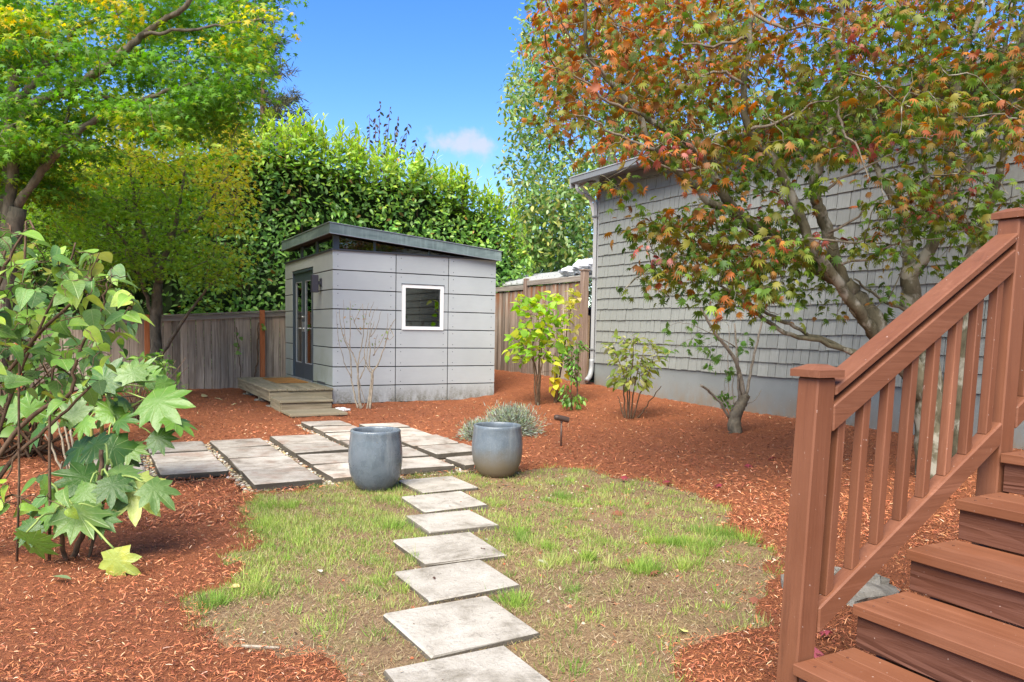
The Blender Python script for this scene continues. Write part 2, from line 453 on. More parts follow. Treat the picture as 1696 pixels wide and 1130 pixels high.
def painted(name, base, dark, light, axis, rough=.5, grain=1.0, rnd=.06, spec=.3):
    k = Nd(name); sc = [26, 26, 26]; sc[axis] = 1.3
    v = k.coord('Object', tuple(sc), True); g = k.noise(v, 1.0, 4, .6, 1.6)
    s2_ = [7, 7, 7]; s2_[axis] = .55
    ring = k.noise(k.coord('Object', tuple(s2_), True), 1.0, 2, .4, .4)
    wv = k.math('PINGPONG', k.math('MULTIPLY', ring, 22.0), 1.0)
    b = k.noise(k.coord('Object', (3, 3, 3), True), 1.0, 4, .6); sp = k.noise(k.coord('Object', (1, 1, 1), True), 70, 2, .5)
    c = k.mix(k.rng(b, .35, .7, 0, .7), base, light); c = k.mix(k.rng(g, .42, .75, 0, .45), c, dark)
    c = k.mix(k.rng(sp, .74, .78, 0, .6), c, (.55, .42, .36))
    wr = k.noise(k.coord('Object', tuple(q * .5 for q in sc), True), 1.0, 6, .75, .3); c = k.mix(k.rng(wr, .56, .74, 0, .5), c, tuple(min(1, q * 1.5 + .02) for q in light)); c = k.mix(k.rng(wr, .40, .28, 0, .5), c, tuple(q * .6 for q in dark))
    vs = k.n('ShaderNodeVectorMath', operation='SCALE'); k.link(c, vs.inputs[0]); k.link(k.rng(k.objrand(), 0, 1, .90, 1.10), vs.inputs['Scale']); c = vs.outputs[0]
    h = k.math('ADD', g, k.math('MULTIPLY', wv, .12 if grain < 1.5 else .8))
    return k.fin(c, k.rng(b, .3, .7, rough, rough + .15), h, .4 * grain, .004, spec)
BR = ((.150, .055, .026), (.105, .037, .017), (.185, .074, .038))
M_BR = [painted('brown_stair_paint_' + 'xyz'[a], *BR, a) for a in range(3)]
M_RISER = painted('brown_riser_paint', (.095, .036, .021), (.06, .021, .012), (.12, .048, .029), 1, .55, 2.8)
def panel_material():
    k = Nd('shed_panel_board'); v = k.coord('World', (1, 1, 1))
    a = k.noise(v, 1.3, 4, .6); b = k.noise(k.coord('World', (7, 7, 60)), 1.0, 3); d = k.noise(k.coord('World', (7, 7, 3)), 1.0, 6, .7)
    sp = k.noise(v, 40, 4, .7)
    c = k.ramp(a, [(.3, (.33, .355, .362)), (.7, (.38, .404, .41))])
    c = k.mix(k.rng(b, .4, .7, 0, .12), c, (.28, .28, .30))
    z = k.sep(k.pos())[2]
    low = k.math('MULTIPLY', k.rng(z, .34, .06, 0, 1), k.rng(d, .36, .58, .15, 1), True)
    low = k.math('MULTIPLY', low, k.rng(sp, .35, .6, .45, 1))
    c = k.mix(low, c, (.12, .115, .085))
    s2 = k.n('ShaderNodeVectorMath', operation='SCALE'); k.link(c, s2.inputs[0]); k.link(k.rng(k.objrand(), 0, 1, .96, 1.04), s2.inputs['Scale'])
    return k.fin(s2.outputs[0], .62, b, .05, .002, .35)
def panel_side_material():
    k = Nd('shed_panel_mossy'); v = k.coord('World', (1, 1, 1)); a = k.noise(v, 2.0, 5, .65)
    c = k.ramp(a, [(.3, (.31, .33, .315)), (.7, (.36, .378, .365))])
    z = k.sep(k.pos())[2]; m = k.math('MULTIPLY', k.rng(z, 1.6, .2, 0, 1), k.rng(a, .35, .65, .15, .9), True)
    c = k.mix(m, c, (.20, .215, .155))
    return k.fin(c, .65, a, .05, .002, .3)
M_PANEL = panel_material(); M_PANELS = panel_side_material()
def simple(name, col, rough=.5, spec=.4, metal=0.0, var=.15, sc=8):
    k = Nd(name); a = k.noise(k.coord('World', (1, 1, 1)), sc, 4, .6)
    c = k.mix(a, tuple(x * (1 - var) for x in col), tuple(min(1, x * (1 + var)) for x in col))
    return k.fin(c, rough, a, .06, .003, spec, metal)
M_DARK = simple('dark_membrane', (.02, .021, .023), .8)
M_FASCIA = None
def fascia_material():
    k = Nd('patinated_metal_fascia'); a = k.noise(k.coord('World', (2, 2, 9)), 1.0, 5, .65, .8); d = k.noise(k.coord('World', (22, 22, 2)), 1.0, 3)
    c = k.ramp(a, [(.3, (.085, .12, .118)), (.55, (.14, .185, .182)), (.75, (.23, .29, .28))]); c = k.mix(k.rng(d, .5, .75, 0, .35), c, (.30, .38, .36))
    return k.fin(c, .45, a, .05, .003, .4, .1)
M_FASCIA = fascia_material()
M_EDGE = simple('metal_drip_edge', (.30, .33, .35), .4, .5, .5)
M_SOFFIT = simple('dark_timber_soffit', (.06, .042, .032), .7)
M_FRAME = simple('blue_grey_door_paint', (.042, .058, .072), .38, .5)
M_TRIMD = simple('dark_flashing', (.035, .04, .05), .45, .5)
M_WHITE = simple('white_vinyl_frame', (.74, .74, .73), .35, .5, 0, .03)
M_STEEL = simple('brushed_steel', (.62, .61, .58), .28, .5, .9)
M_LAMP = simple('charcoal_lamp_metal', (.045, .042, .055), .5, .5)
M_INT = simple('warm_plywood_interior', (.42, .17, .07), .6)
M_INTD = simple('grey_interior', (.16, .15, .14), .8)
def glass_material():
    k = Nd('window_glass'); k.p.inputs['Base Color'].default_value = (.6, .65, .63, 1); k.p.inputs['Roughness'].default_value = .02
    g = k.n('ShaderNodeBsdfGlossy'); g.inputs['Roughness'].default_value = .015; g.inputs['Color'].default_value = (.9, .95, .93, 1)
    t = k.n('ShaderNodeBsdfTransparent'); t.inputs['Color'].default_value = (.42, .45, .43, 1)
    fr = k.n('ShaderNodeFresnel'); fr.inputs['IOR'].default_value = 1.6
    m = k.n('ShaderNodeMixShader'); k.link(k.math('ADD', k.math('MULTIPLY', fr.outputs[0], 1.5), .06, True), m.inputs[0])
    k.link(t.outputs[0], m.inputs[1]); k.link(g.outputs[0], m.inputs[2]); k.link(m.outputs[0], k.out.inputs[0]); return k.m
M_GLASS = glass_material()
def shingle_material():
    k = Nd('painted_grey_shingle'); v = k.coord('World', (60, 60, 3)); g = k.noise(v, 1.0, 4, .6); b = k.noise(k.coord('World', (1, 1, 1)), .9, 3)
    c = k.ramp(g, [(.25, (.182, .191, .174)), (.5, (.232, .242, .222)), (.8, (.268, .278, .257))])
    c = k.mix(k.rng(b, .35, .7, 0, .3), c, (.198, .204, .186))
    s2 = k.n('ShaderNodeVectorMath', operation='SCALE'); k.link(c, s2.inputs[0])
    a = k.n('ShaderNodeAttribute', attribute_name='tone')
    k.link(k.rng(k.math('ADD', k.objrand(), 0), 0, 1, .86, 1.10), s2.inputs['Scale'])
    return k.fin(s2.outputs[0], .7, g, .25, .003, .3)
M_SHING = shingle_material()
M_TRIM = simple('grey_trim_paint', (.27, .275, .28), .5, .4, 0, .06)
M_TRIM2 = simple('gutter_grey_paint', (.17, .175, .18), .4, .5, 0, .08)
M_TRIMW = simple('pale_bracket_paint', (.62, .61, .58), .5, .4, 0, .05)
M_ROOF = simple('blue_grey_roofing', (.26, .29, .33), .7, .3, 0, .2, 20)
M_DECK = [wood('weathered_deck_' + 'xyz'[a], (.115, .088, .052), (.24, .195, .125), (.38, .32, .225), a, .85, .14, .5, (.16, .15, .095)) for a in range(3)]
M_FEN = wood('weathered_fence_board', (.15, .112, .078), (.33, .265, .20), (.52, .44, .345), 2, .85, .35, .5, (.13, .10, .08), ((.36, .26, .19), .9, 1.5))
M_FENX = wood('weathered_fence_rail', (.12, .10, .085), (.25, .22, .185), (.38, .35, .30), 0, .85, .12, .5, (.16, .13, .11))
M_FENY = wood('weathered_fence_rail_lengthwise', (.12, .10, .085), (.25, .22, .185), (.38, .35, .30), 1, .85, .12, .5, (.16, .13, .11))
M_FENR = wood('brown_fence_board', (.10, .07, .05), (.235, .19, .15), (.42, .37, .315), 2, .85, .4, .5, (.15, .09, .06), ((.22, .085, .035), 1.45, 2.1))
M_POST = wood('orange_cedar_post', (.22, .06, .018), (.36, .115, .04), (.44, .17, .07), 2, .7, .06, .3)
M_POSTG = wood('brown_fence_post', (.13, .085, .06), (.22, .155, .12), (.33, .26, .22), 2, .8, .06, .4)
M_MAT = simple('coir_doormat', (.30, .15, .05), .95, .1, 0, .35, 120)
M_OSB = simple('strand_board', (.52, .36, .22), .8, .2, 0, .4, 40)
M_SHEET = simple('white_ribbed_sheet', (.40, .405, .39), .5, .4, 0, .12, 5)
M_PLAST = simple('crumpled_white_plastic', (.50, .51, .53), .45, .4, 0, .08)
M_BIN = simple('dark_blue_plastic', (.02, .024, .045), .45)
M_BRONZE = simple('bronze_lamp_metal', (.085, .055, .042), .45, .5, .4)
M_SOIL = simple('dark_potting_soil', (.035, .027, .02), .95, .1, 0, .6, 70)
def pot_material(name, brown):
    k = Nd(name); v = k.coord('Object', (1, 1, 1)); a = k.noise(v, 9, 5, .6, .3); b = k.noise(v, 90, 3, .6)
    c = k.ramp(a, [(.3, (.072, .09, .106)), (.7, (.118, .14, .158))]); c = k.mix(k.rng(b, .5, .8, 0, .35), c, (.22, .25, .28)); st = k.noise(k.coord('Object', (14, 14, 1.5)), 1.0, 5, .7); c = k.mix(k.rng(st, .52, .7, 0, .4), c, (.26, .28, .28)); sp = k.noise(v, 55, 2); c = k.mix(k.rng(sp, .70, .76, 0, .6), c, (.10, .085, .06))
    if brown:
        z = k.sep(v)[2]; m = k.rng(k.math('ADD', z, k.math('MULTIPLY', k.math('SUBTRACT', a, .5), .12)), .27, .08, 0, .92); c = k.mix(m, c, (.15, .115, .065))
        return k.fin(c, k.rng(m, 0, 1, .32, .6), b, .08, .003, .5)
    return k.fin(c, k.rng(a, .3, .7, .2, .36), b, .07, .003, .5)
M_POT = [pot_material('blue_grey_glaze', False), pot_material('blue_brown_glaze', True)]

# ------------------------------------------------------------------ leaf templates (base at origin, tip +Y, normal +Z)
def fan(pts, fold=0.0, droop=0.0, ctr=(0, .28)):
    P = [(0, 0)] + list(pts); V = [(ctr[0], ctr[1], 0)]
    for x, y in P: V.append((x, y, -fold * abs(x) - droop * max(0, y - ctr[1]) ** 2 - droop * .6 * x * x))
    n = len(P); return np.array(V, float), np.array([(0, 1 + (i + 1) % n, 1 + i) for i in range(n)], int)[:, ::-1]
def lobed(n, inner, spread=2.5, mid=None, lens=None):
    """palmate outline: n lobes fanned round the leaf base"""
    pts = []; c = (0, .30)
    for i in range(n):
        a = (-spread + 2 * spread * i / (n - 1)); L = .70 * (1 - .30 * (abs(a) / spread) ** 1.5)
        if lens: L = lens[i]
        da = spread / (n - 1)
        if mid:
            pts.append((c[0] + mid[0] * L * sin(a - da * mid[1]), c[1] + mid[0] * L * cos(a - da * mid[1])))
        pts.append((c[0] + L * sin(a), c[1] + L * cos(a)))
        if mid:
            pts.append((c[0] + mid[0] * L * sin(a + da * mid[1]), c[1] + mid[0] * L * cos(a + da * mid[1])))
        if i < n - 1:
            pts.append((c[0] + inner * sin(a + da), c[1] + inner * cos(a + da)))
    return pts
T_MAPLE = [fan(lobed(9, .30, 2.3, None), .15, .8), fan(lobed(9, .34, 2.3, None), .1, 1.25), fan(lobed(7, .25, 2.2), .45, .6), fan(lobed(9, .32, 2.1), .25, 1.6)]
T_LACE = [fan(lobed(5, .12, 1.9), .1, .3), fan(lobed(5, .16, 2.0), .2, .2)]
T_FATSIA = [fan(lobed(8, .40, 2.35, (.80, .52)), .10, .45), fan(lobed(7, .36, 2.2, (.80, .54)), .05, .8), fan(lobed(9, .42, 2.4, (.76, .52)), .2, .3)]
def blade_leaf(width, fold=.15, droop=.3, prof=((0, 0), (.12, .55), (.3, .92), (.55, 1), (.8, .62), (1, 0))):
    V = []; Fc = []; n = len(prof) - 1
    for y, w in prof:
        w = w * width; V += [(-w, y, fold * w - droop * y * y), (0, y, -droop * y * y), (w, y, fold * w - droop * y * y)]
    for i in range(n):
        a = i * 3; b = a + 3
        if i == 0: Fc += [(a + 1, b + 1, b), (a + 1, b + 2, b + 1)]
        elif i == n - 1: Fc += [(a, a + 1, b + 1), (a + 1, a + 2, b + 1)]
        else: Fc += [(a, a + 1, b + 1), (a, b + 1, b), (a + 1, a + 2, b + 2), (a + 1, b + 2, b + 1)]
    return np.array(V, float), np.array(Fc, int)
HP = ((0, 0), (.03, .55), (.13, .93), (.28, 1), (.45, .93), (.62, .72), (.8, .40), (.92, .15), (1, 0))
NP = ((0, 0), (.3, 1), (.65, .9), (1, 0))
T_OVAL = [blade_leaf(.23, .2, .15), blade_leaf(.20, .35, .35), blade_leaf(.25, .1, .25)]
HO = ((0, 0), (.28, .95), (.62, .88), (1, 0))
T_HEDGE = [blade_leaf(.23, .2, .15, HO), blade_leaf(.20, .35, .35, HO), blade_leaf(.25, .1, .25, HO)]
T_HEART = [blade_leaf(.40, .22, .25, HP), blade_leaf(.36, .4, .45, HP), blade_leaf(.43, .1, .15, HP)]
T_NEEDLE = [blade_leaf(.05, .2, .1, NP)]

def foliage(th, tmpl, T, A, N, S, C, mat=M_LEAF, n_obj=300, bulk='crown', min_px=9.5):
    """the leaves that show largest become objects named leaf, the rest one part"""
    T = np.asarray(T, float); S = np.asarray(S, float); n = len(T); M = frames(A, N, S)
    x, y, z = proj(T); ap = np.where(z > .3, S / np.maximum(z, .3) * F_PX, 0)
    vis = (x > -15) & (x < 1711) & (y > -15) & (y < 1145) & (ap >= min_px)
    k = rng.integers(0, len(tmpl), n); pick = np.zeros(n, bool)
    if n_obj:
        cand = np.where(vis)[0]
        cand = cand[np.argsort(-(ap[cand]) * rng.uniform(.75, 1.25, len(cand)))][:n_obj]; pick[cand] = True
        if len(cand):
            nb = min(12, len(cand)); pal = C[cand[rng.choice(len(cand), nb, False)]]; me = {}
            for i in cand:
                b = int(np.argmin(((pal - C[i]) ** 2).sum(1))); key = (int(k[i]), b)
                if key not in me: me[key] = mesh_of('leaf', tmpl[key[0]][0], tmpl[key[0]][1], mat, False, pal[b])
                o = bpy.data.objects.new('leaf', me[key]); COL.objects.link(o); o.parent = th
                m4 = Matrix.Identity(4)
                for r in range(3):
                    for c in range(3): m4[r][c] = M[i][r, c]
                    m4[r][3] = T[i][r] - WL[th.name][r]
                o.matrix_basis = m4
    Vs, Fs, Cs, off = [], [], [], 0
    for j in range(len(tmpl)):
        q = np.where(~pick & (k == j))[0]
        if not len(q): continue
        v, f, c = inst(tmpl[j][0], tmpl[j][1], M[q], T[q], C[q]); Vs.append(v); Fs.append(f + off); Cs.append(c); off += len(v)
    if Vs:
        obj(bulk, np.concatenate(Vs), np.concatenate(Fs), mat, th, col=np.concatenate(Cs), kind='stuff')
def pal(cols, n, jit=.18, w=None):
    cols = np.array(cols, float); i = rng.choice(len(cols), n, p=None if w is None else np.array(w) / sum(w))
    return np.clip(cols[i] * rng.uniform(1 - jit, 1 + jit, (n, 1)) * rng.uniform(1 - jit * .4, 1 + jit * .4, (n, 3)), .003, .9)
def rdir(n, zlo=-1, zhi=1):
    a = rng.uniform(0, 2 * pi, n); z = rng.uniform(zlo, zhi, n); r = np.sqrt(np.clip(1 - z * z, 0, 1)); return np.stack([r * np.cos(a), r * np.sin(a), z], 1)
def stems(th, mat, paths, name='stem', sides=6, jit=.004, col=None):
    for P, R in paths:
        Q, S = smooth_path(P, R, 4, jit); V, Fc = tube(Q, S, sides)
        obj(name, V, Fc, mat, th, smooth=True, col=None if col is None else np.tile(col, (len(V), 1)))
def joined_tubes(th, mat, paths, name, sides=4, n=3, jit=.006, col=None, kind='stuff'):
    m = MB()
    for P, R in paths:
        Q, S = smooth_path(P, R, n, jit); m.add(*tube(Q, S, sides))
    if m.v:
        V = np.concatenate(m.v); obj(name, V, m.f, mat, th, smooth=True, kind=kind, col=None if col is None else np.tile(col, (len(V), 1)))

#PART2
# ------------------------------------------------------------------ ground, lawn, patio
LAWN_PX = [(292, 1000), (340, 972), (385, 945), (402, 905), (418, 870), (408, 840), (428, 822), (520, 806), (600, 800), (680, 790), (790, 782), (870, 778),
           (950, 776), (1020, 788), (1100, 800), (1180, 830), (1212, 880), (1285, 935), (1305, 965), (1300, 1000), (1240, 1040), (1180, 1078), (1130, 1130)]
LB = [tuple(onz(x, y)[:2]) for x, y in LAWN_PX] + [(1.7, 1.3), (1.15, 1.1), (.85, 1.6), tuple(onz(535, 1128)[:2]), tuple(onz(480, 1082)[:2]), tuple(onz(350, 1058)[:2])]
LC = np.array([1.95, 3.9])
_a = np.array([math.atan2(p[1] - LC[1], p[0] - LC[0]) for p in LB]); _r = np.array([math.hypot(p[0] - LC[0], p[1] - LC[1]) for p in LB])
_o = np.argsort(_a); _a = _a[_o]; _r = _r[_o]
_a = np.concatenate([_a[-3:] - 2 * pi, _a, _a[:3] + 2 * pi]); _r = np.concatenate([_r[-3:], _r, _r[:3]])
def lawn_r(th): return np.interp(th, _a, _r) + .05 * np.sin(th * 9 + .5) + .045 * np.sin(th * 15 + 2) + .03 * np.sin(th * 29)
def lawn_d(x, y):
    th = np.arctan2(y - LC[1], x - LC[0]); return lawn_r(th) - np.hypot(x - LC[0], y - LC[1]) + .07 * wob(x * 2.5, y * 2.5, 1, 4)
PAV = []
for (x0, x1, ys) in [(-.16, .36, [(6.5, 7.1), (7.15, 7.7), (7.76, 8.25)]), (.455, .962, [(6.545, 7.125), (7.175, 7.725), (7.775, 8.31)]),
                     (1.055, 1.565, [(5.9, 6.515), (6.56, 7.165), (7.215, 7.83), (7.875, 8.42)]), (1.66, 2.185, [(5.94, 6.575), (6.62, 7.175), (7.22, 7.825), (7.875, 8.44)]),
                     (2.28, 2.775, [(6.04, 6.59), (6.635, 7.2), (7.25, 7.88), (7.93, 8.5), (8.55, 9.05), (9.1, 9.63)]),
                     (2.87, 3.38, [(6.07, 6.49), (6.68, 7.2), (7.3, 7.9), (7.95, 8.64), (8.69, 9.14)])]:
    for y0, y1 in ys: PAV.append((x0, x1, y0, y1))
BED = [(-.2, .41, 6.47, 8.3), (.41, 1.01, 6.5, 8.34), (1.01, 1.61, 5.87, 8.45), (1.61, 2.23, 5.9, 8.47), (2.23, 2.83, 5.98, 9.66), (2.83, 3.41, 6.03, 9.16)]
def bed_in(x, y, m=0.0):
    r = np.zeros(np.shape(x), bool)
    for a, b, c, d in BED: r |= (x > a - m) & (x < b + m) & (y > c - m) & (y < d + m)
    return r
gx = np.concatenate([-400 * 1.0 / 1.6 ** np.arange(0, 9), np.arange(-7, 9, .085), 9 + 391 / 1.6 ** np.arange(8, -1, -1)])
gy = np.concatenate([-400 * 1.0 / 1.6 ** np.arange(0, 12), np.arange(-1.6, 16.4, .085), 16.5 + 380 / 1.6 ** np.arange(9, -1, -1)])
gx = np.unique(gx); gy = np.unique(gy)
GX, GY = np.meshgrid(gx, gy, indexing='ij')
near = (np.abs(GX - 1) < 9) & (GY > -2) & (GY < 17)
def Hm(x, y):
    """top of the mulch"""
    return H(x, y) + np.where(bed_in(x, y, .03), -.05, np.where(lawn_d(x, y) > .04, -.05, .022 + .014 * wob(x * 2, y * 2, 1, 4)))
GZ = np.where(near, Hm(GX, GY) + rng.normal(0, .007, GX.shape), H(GX, GY) - .02)
nx_, ny_ = GX.shape
idx = np.arange(nx_ * ny_).reshape(nx_, ny_)
q = np.stack([idx[:-1, :-1], idx[1:, :-1], idx[1:, 1:], idx[:-1, 1:]], -1).reshape(-1, 4)
obj('ground', np.stack([GX, GY, GZ], -1).reshape(-1, 3), q, M_MULCH, smooth=True, origin=(0, 0, 0), kind='structure')
# lawn: rings about its middle
th = np.linspace(-pi, pi, 241)[:-1]; rr = np.linspace(0.02, 1, 46)
TH, RR = np.meshgrid(th, rr, indexing='ij')
rb = lawn_r(TH) + .03 * np.sin(TH * 37) * .6 + .03 * np.sin(TH * 71 + 1) + .025 * np.sin(TH * 23 + 2)
LX = LC[0] + RR * rb * np.cos(TH); LY = LC[1] + RR * rb * np.sin(TH)
LZ = H(LX, LY) + .004 + .008 * wob(LX * 2.5, LY * 2.5, 1, 4) * (RR < .99) - .03 * (RR > .985)
ii = np.arange(TH.size).reshape(TH.shape); i2 = np.roll(ii, -1, 0)
lq = np.stack([ii[:, :-1], ii[:, 1:], i2[:, 1:], i2[:, :-1]], -1).reshape(-1, 4)
obj('lawn', np.stack([LX, LY, LZ], -1).reshape(-1, 3), lq, M_LAWN, smooth=True, origin=(LC[0], LC[1], 0), kind='structure')
m = MB()
for a, b, c, d in BED: m.box(a, b, c, d, -.06, -.004)
patio = m.build('patio', simple('gravel_bed', (.085, .065, .045), .95, .1, 0, .5, 60), origin=(1.6, 7.2, -.06), kind='structure')
def slab(x0, x1, y0, y1, zt, t, ang=0.0, tilt=.004):
    V, Fc = cbox(x0, x1, y0, y1, zt - t, zt, .007)
    c = V.mean(0); d = V - c; ca, sa = cos(ang), sin(ang)
    V = np.stack([c[0] + d[:, 0] * ca - d[:, 1] * sa, c[1] + d[:, 0] * sa + d[:, 1] * ca, V[:, 2] + d[:, 0] * rng.normal(0, tilt) + d[:, 1] * rng.normal(0, tilt)], 1)
    V[:, :2] += rng.normal(0, .004, (len(V), 2)); return V, Fc
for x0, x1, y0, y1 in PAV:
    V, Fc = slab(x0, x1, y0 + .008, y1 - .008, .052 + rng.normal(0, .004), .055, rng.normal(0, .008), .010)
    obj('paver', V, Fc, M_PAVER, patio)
STN = [(2.13, 2.60, 5.24, 5.725, 'grey concrete stepping stone touching the patio, between the two pots, dark leaf scraps on it'),
       (1.93, 2.40, 4.67, 5.16, 'plain grey stepping stone, the second one out from the patio'),
       (1.75, 2.218, 4.16, 4.605, 'grey stepping stone with a dark leaf near its back edge, third from the patio'),
       (1.49, 1.97, 3.595, 4.095, 'grey concrete stepping stone in the middle of the row, red leaf at its corner'),
       (1.305, 1.78, 3.11, 3.56, 'grey stepping stone with grass tufts along its front edge, fifth from the patio'),
       (1.078, 1.565, 2.57, 3.052, 'large grey stepping stone standing proud of the lawn, second from the bottom edge'),
       (.885, 1.378, 2.05, 2.535, 'chipped grey stepping stone closest to the camera, cut off by the bottom edge')]
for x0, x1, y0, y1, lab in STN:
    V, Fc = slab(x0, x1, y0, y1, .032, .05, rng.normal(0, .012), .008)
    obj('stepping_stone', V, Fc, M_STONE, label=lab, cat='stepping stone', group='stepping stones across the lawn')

# ------------------------------------------------------------------ garden studio shed
SX0, SX1, SY0, SY1 = 3.318, 6.19, 11.91, 15.27
shed = thing('garden_shed', (4.75, 13.6, 0), 'small modern grey panelled studio shed with sloping metal roof', 'shed')
m = MB()                                                              # shell with openings for door and window
WX0, WX1, WZ0, WZ1 = 4.464, 5.197, 1.217, 1.958
DY0, DY1, DZ0, DZ1 = 13.17, 14.665, .30, 2.252
m.box(SX0 + .016, WX0, SY0 + .016, SY0 + .1, -.05, 2.436).box(WX1, SX1 - .016, SY0 + .016, SY0 + .1, -.05, 2.436)
m.box(WX0, WX1, SY0 + .016, SY0 + .1, -.05, WZ0).box(WX0, WX1, SY0 + .016, SY0 + .1, WZ1, 2.436)
m.box(SX0 + .016, SX0 + .1, SY0 + .1, DY0, -.05, 2.436).box(SX0 + .016, SX0 + .1, DY1, SY1 - .02, -.05, 2.436)
m.box(SX0 + .016, SX0 + .1, DY0, DY1, -.05, DZ0).box(SX0 + .016, SX0 + .1, DY0, DY1, DZ1, 2.436)
m.box(SX1 - .1, SX1 - .016, SY0 + .1, SY1 - .02, -.05, 2.436).box(SX0 + .1, SX1 - .1, SY1 - .1, SY1 - .02, -.05, 2.436)
m.build('wall', M_DARK, shed)
m = MB().box(SX0 + .101, SX1 - .101, SY0 + .101, SY1 - .101, .2, .24); m.build('interior_floor', M_INT, shed)
MB().box(SX0 + 1.5, SX0 + 1.56, SY0 + .8, SY1 - .2, .24, 1.2).build('interior_cabinet', M_INT, shed)
MB().box(SX0 + .102, SX1 - .102, SY1 - .125, SY1 - .101, .24, 2.43).build('interior_wall', M_INTD, shed)
RZ = [.3048 * i for i in range(9)]
g = .010
def fpanel(x0, x1, z0, z1, mat=M_PANEL): part('wall_panel', mat, shed, (x0, x1, SY0, SY0 + .015, z0, z1), .002)
CO = [(SX0, 4.352), (4.367, 5.285), (5.300, SX1)]
for ci, (x0, x1) in enumerate(CO):
    for r in range(8):
        z0, z1 = (RZ[r] + (g if r else .03)), RZ[r + 1] - (0 if r == 7 else .006)
        if ci == 1 and 4 <= r <= 6:
            mm = MB()
            if r == 4 or r == 5: mm.box(x0, WX0 - .004, SY0, SY0 + .015, z0, z1).box(WX1 + .004, x1, SY0, SY0 + .015, z0, z1)
            else: mm.box(x0, WX0 - .004, SY0, SY0 + .015, z0, WZ1 + .01).box(WX1 + .004, x1, SY0, SY0 + .015, z0, WZ1 + .01).box(x0, x1, SY0, SY0 + .015, WZ1 + .01, z1)
            [obj('wall_panel', v_, cbox(0, 1, 0, 1, 0, 1)[1], M_PANEL, shed) for v_ in mm.v]
        else: fpanel(x0, x1, z0, z1)
def spanel(y0, y1, z0, z1): part('wall_panel', M_PANELS, shed, (SX0, SX0 + .015, y0, y1, z0, z1), .002)
for r in range(8):
    z0, z1 = (RZ[r] + (g if r else .03)), RZ[r + 1] - (0 if r == 7 else .006)
    spanel(SY0 + .0155, 13.13, z0, z1)
    if r < 7: spanel(14.70, SY1, z0, z1)
    else:
        MB().box(SX0, SX0 + .015, 14.70, SY1, z0, z1).box(SX0, SX0 + .015, 13.137, 14.70, DZ1 + .012, z1).build('wall_panel', M_PANELS, shed)
for r in range(8):                                                    # right and back cladding
    z0, z1 = (RZ[r] + (g if r else .03)), RZ[r + 1] - .005
    part('wall_panel', M_PANELS, shed, (SX1 - .015, SX1 + .0005, SY0 + .016, SY1, z0, z1), .002)
m = MB()
for x0, x1 in CO:                                                     # screw heads
    for r in range(8):
        for xx in (x0 + .08, x1 - .08):
            for zz in (RZ[r] + .06, RZ[r + 1] - .06):
                if WX0 - .03 < xx < WX1 + .03 and WZ0 - .03 < zz < WZ1 + .03: continue
                m.box(xx - .006, xx + .006, SY0 - .002, SY0 + .001, zz - .006, zz + .006)
m.build('screw_heads', M_TRIMD, shed, kind='stuff')
MB().box(SX0 - .025, SX1 + .02, SY0 - .025, SY0 + .1, 2.439, 2.462).box(SX0 - .025, SX0 + .1, SY0 + .1, SY1, 2.439, 2.462).build('flashing', M_TRIMD, shed)
# roof
RX0, RX1, RY0, RY1 = 3.236, 6.235, 11.80, 15.21
def rz(x, off): return 2.852 + (2.597 - 2.852) * (x - 3.238) / (6.205 - 3.238) + off
def sl_box(x0, x1, y0, y1, o0, o1):
    V, Fc = cbox(x0, x1, y0, y1, 0, 1, 0); V[:, 2] = [rz(v[0], o0 if v[2] < .5 else o1) for v in V]; return V, Fc
roof = obj('roof', *sl_box(RX0 + .02, RX1 - .02, RY0 + .02, RY1 - .02, -.15, -.012), M_SOFFIT, shed)
for d in [(RX0, RX1, RY0, RY0 + .02), (RX0, RX0 + .02, RY0 + .02, RY1 - .02), (RX1 - .02, RX1, RY0 + .02, RY1 - .02), (RX0, RX1, RY1 - .02, RY1)]:
    obj('fascia', *sl_box(*d, -.162, -.006), M_FASCIA, roof)
m = MB()
for d in [(RX0 - .012, RX1 + .012, RY0 - .012, RY0 + .05), (RX0 - .012, RX0 + .05, RY0 + .05, RY1), (RX1 - .05, RX1 + .012, RY0 + .05, RY1)]:
    m.add(*sl_box(*d, -.005, .006))
for d in [(RX0 - .006, RX1 + .006, RY0 - .006, RY0 + .018), (RX0 - .006, RX0 + .018, RY0 + .018, RY1)]: m.add(*sl_box(*d, -.168, -.158))
m.build('drip_edge', M_EDGE, roof)
obj('roof_sheet', *sl_box(RX0 + .02, RX1 - .02, RY0 + .02, RY1 - .02, -.011, -.003), M_FASCIA, roof)
# clerestory glazing under the roof
def clere_f(x0, x1):
    V = [(x0, SY0 + .06, 2.463), (x1, SY0 + .06, 2.463), (x1, SY0 + .06, max(2.464, rz(x1, -.163))), (x0, SY0 + .06, rz(x0, -.163))]
    V += [(v[0], v[1] + .012, v[2]) for v in V]
    return V, [(0, 1, 2, 3), (7, 6, 5, 4), (0, 4, 5, 1), (1, 5, 6, 2), (2, 6, 7, 3), (3, 7, 4, 0)]
for x0, x1 in [(3.43, 4.0), (4.03, 4.95), (4.975, 5.6)]: obj('clerestory_pane', *clere_f(x0, x1), M_GLASS, shed)
for x0, x1 in [(3.335, 3.43), (4.0, 4.03), (4.95, 4.975)]:
    V, Fc = cbox(x0, x1, SY0 + .04, SY0 + .09, 2.463, 2.7, 0); V[:, 2] = [v[2] if v[2] < 2.6 else max(2.465, rz(v[0], -.163)) for v in V]
    obj('clerestory_mullion', V, Fc, M_FRAME, shed)
for y0, y1 in [(12.0, 13.05), (13.13, 14.12), (14.2, 15.2)]:
    part('clerestory_pane', M_GLASS, shed, (SX0 + .06, SX0 + .072, y0, y1, 2.463, 2.683), 0)
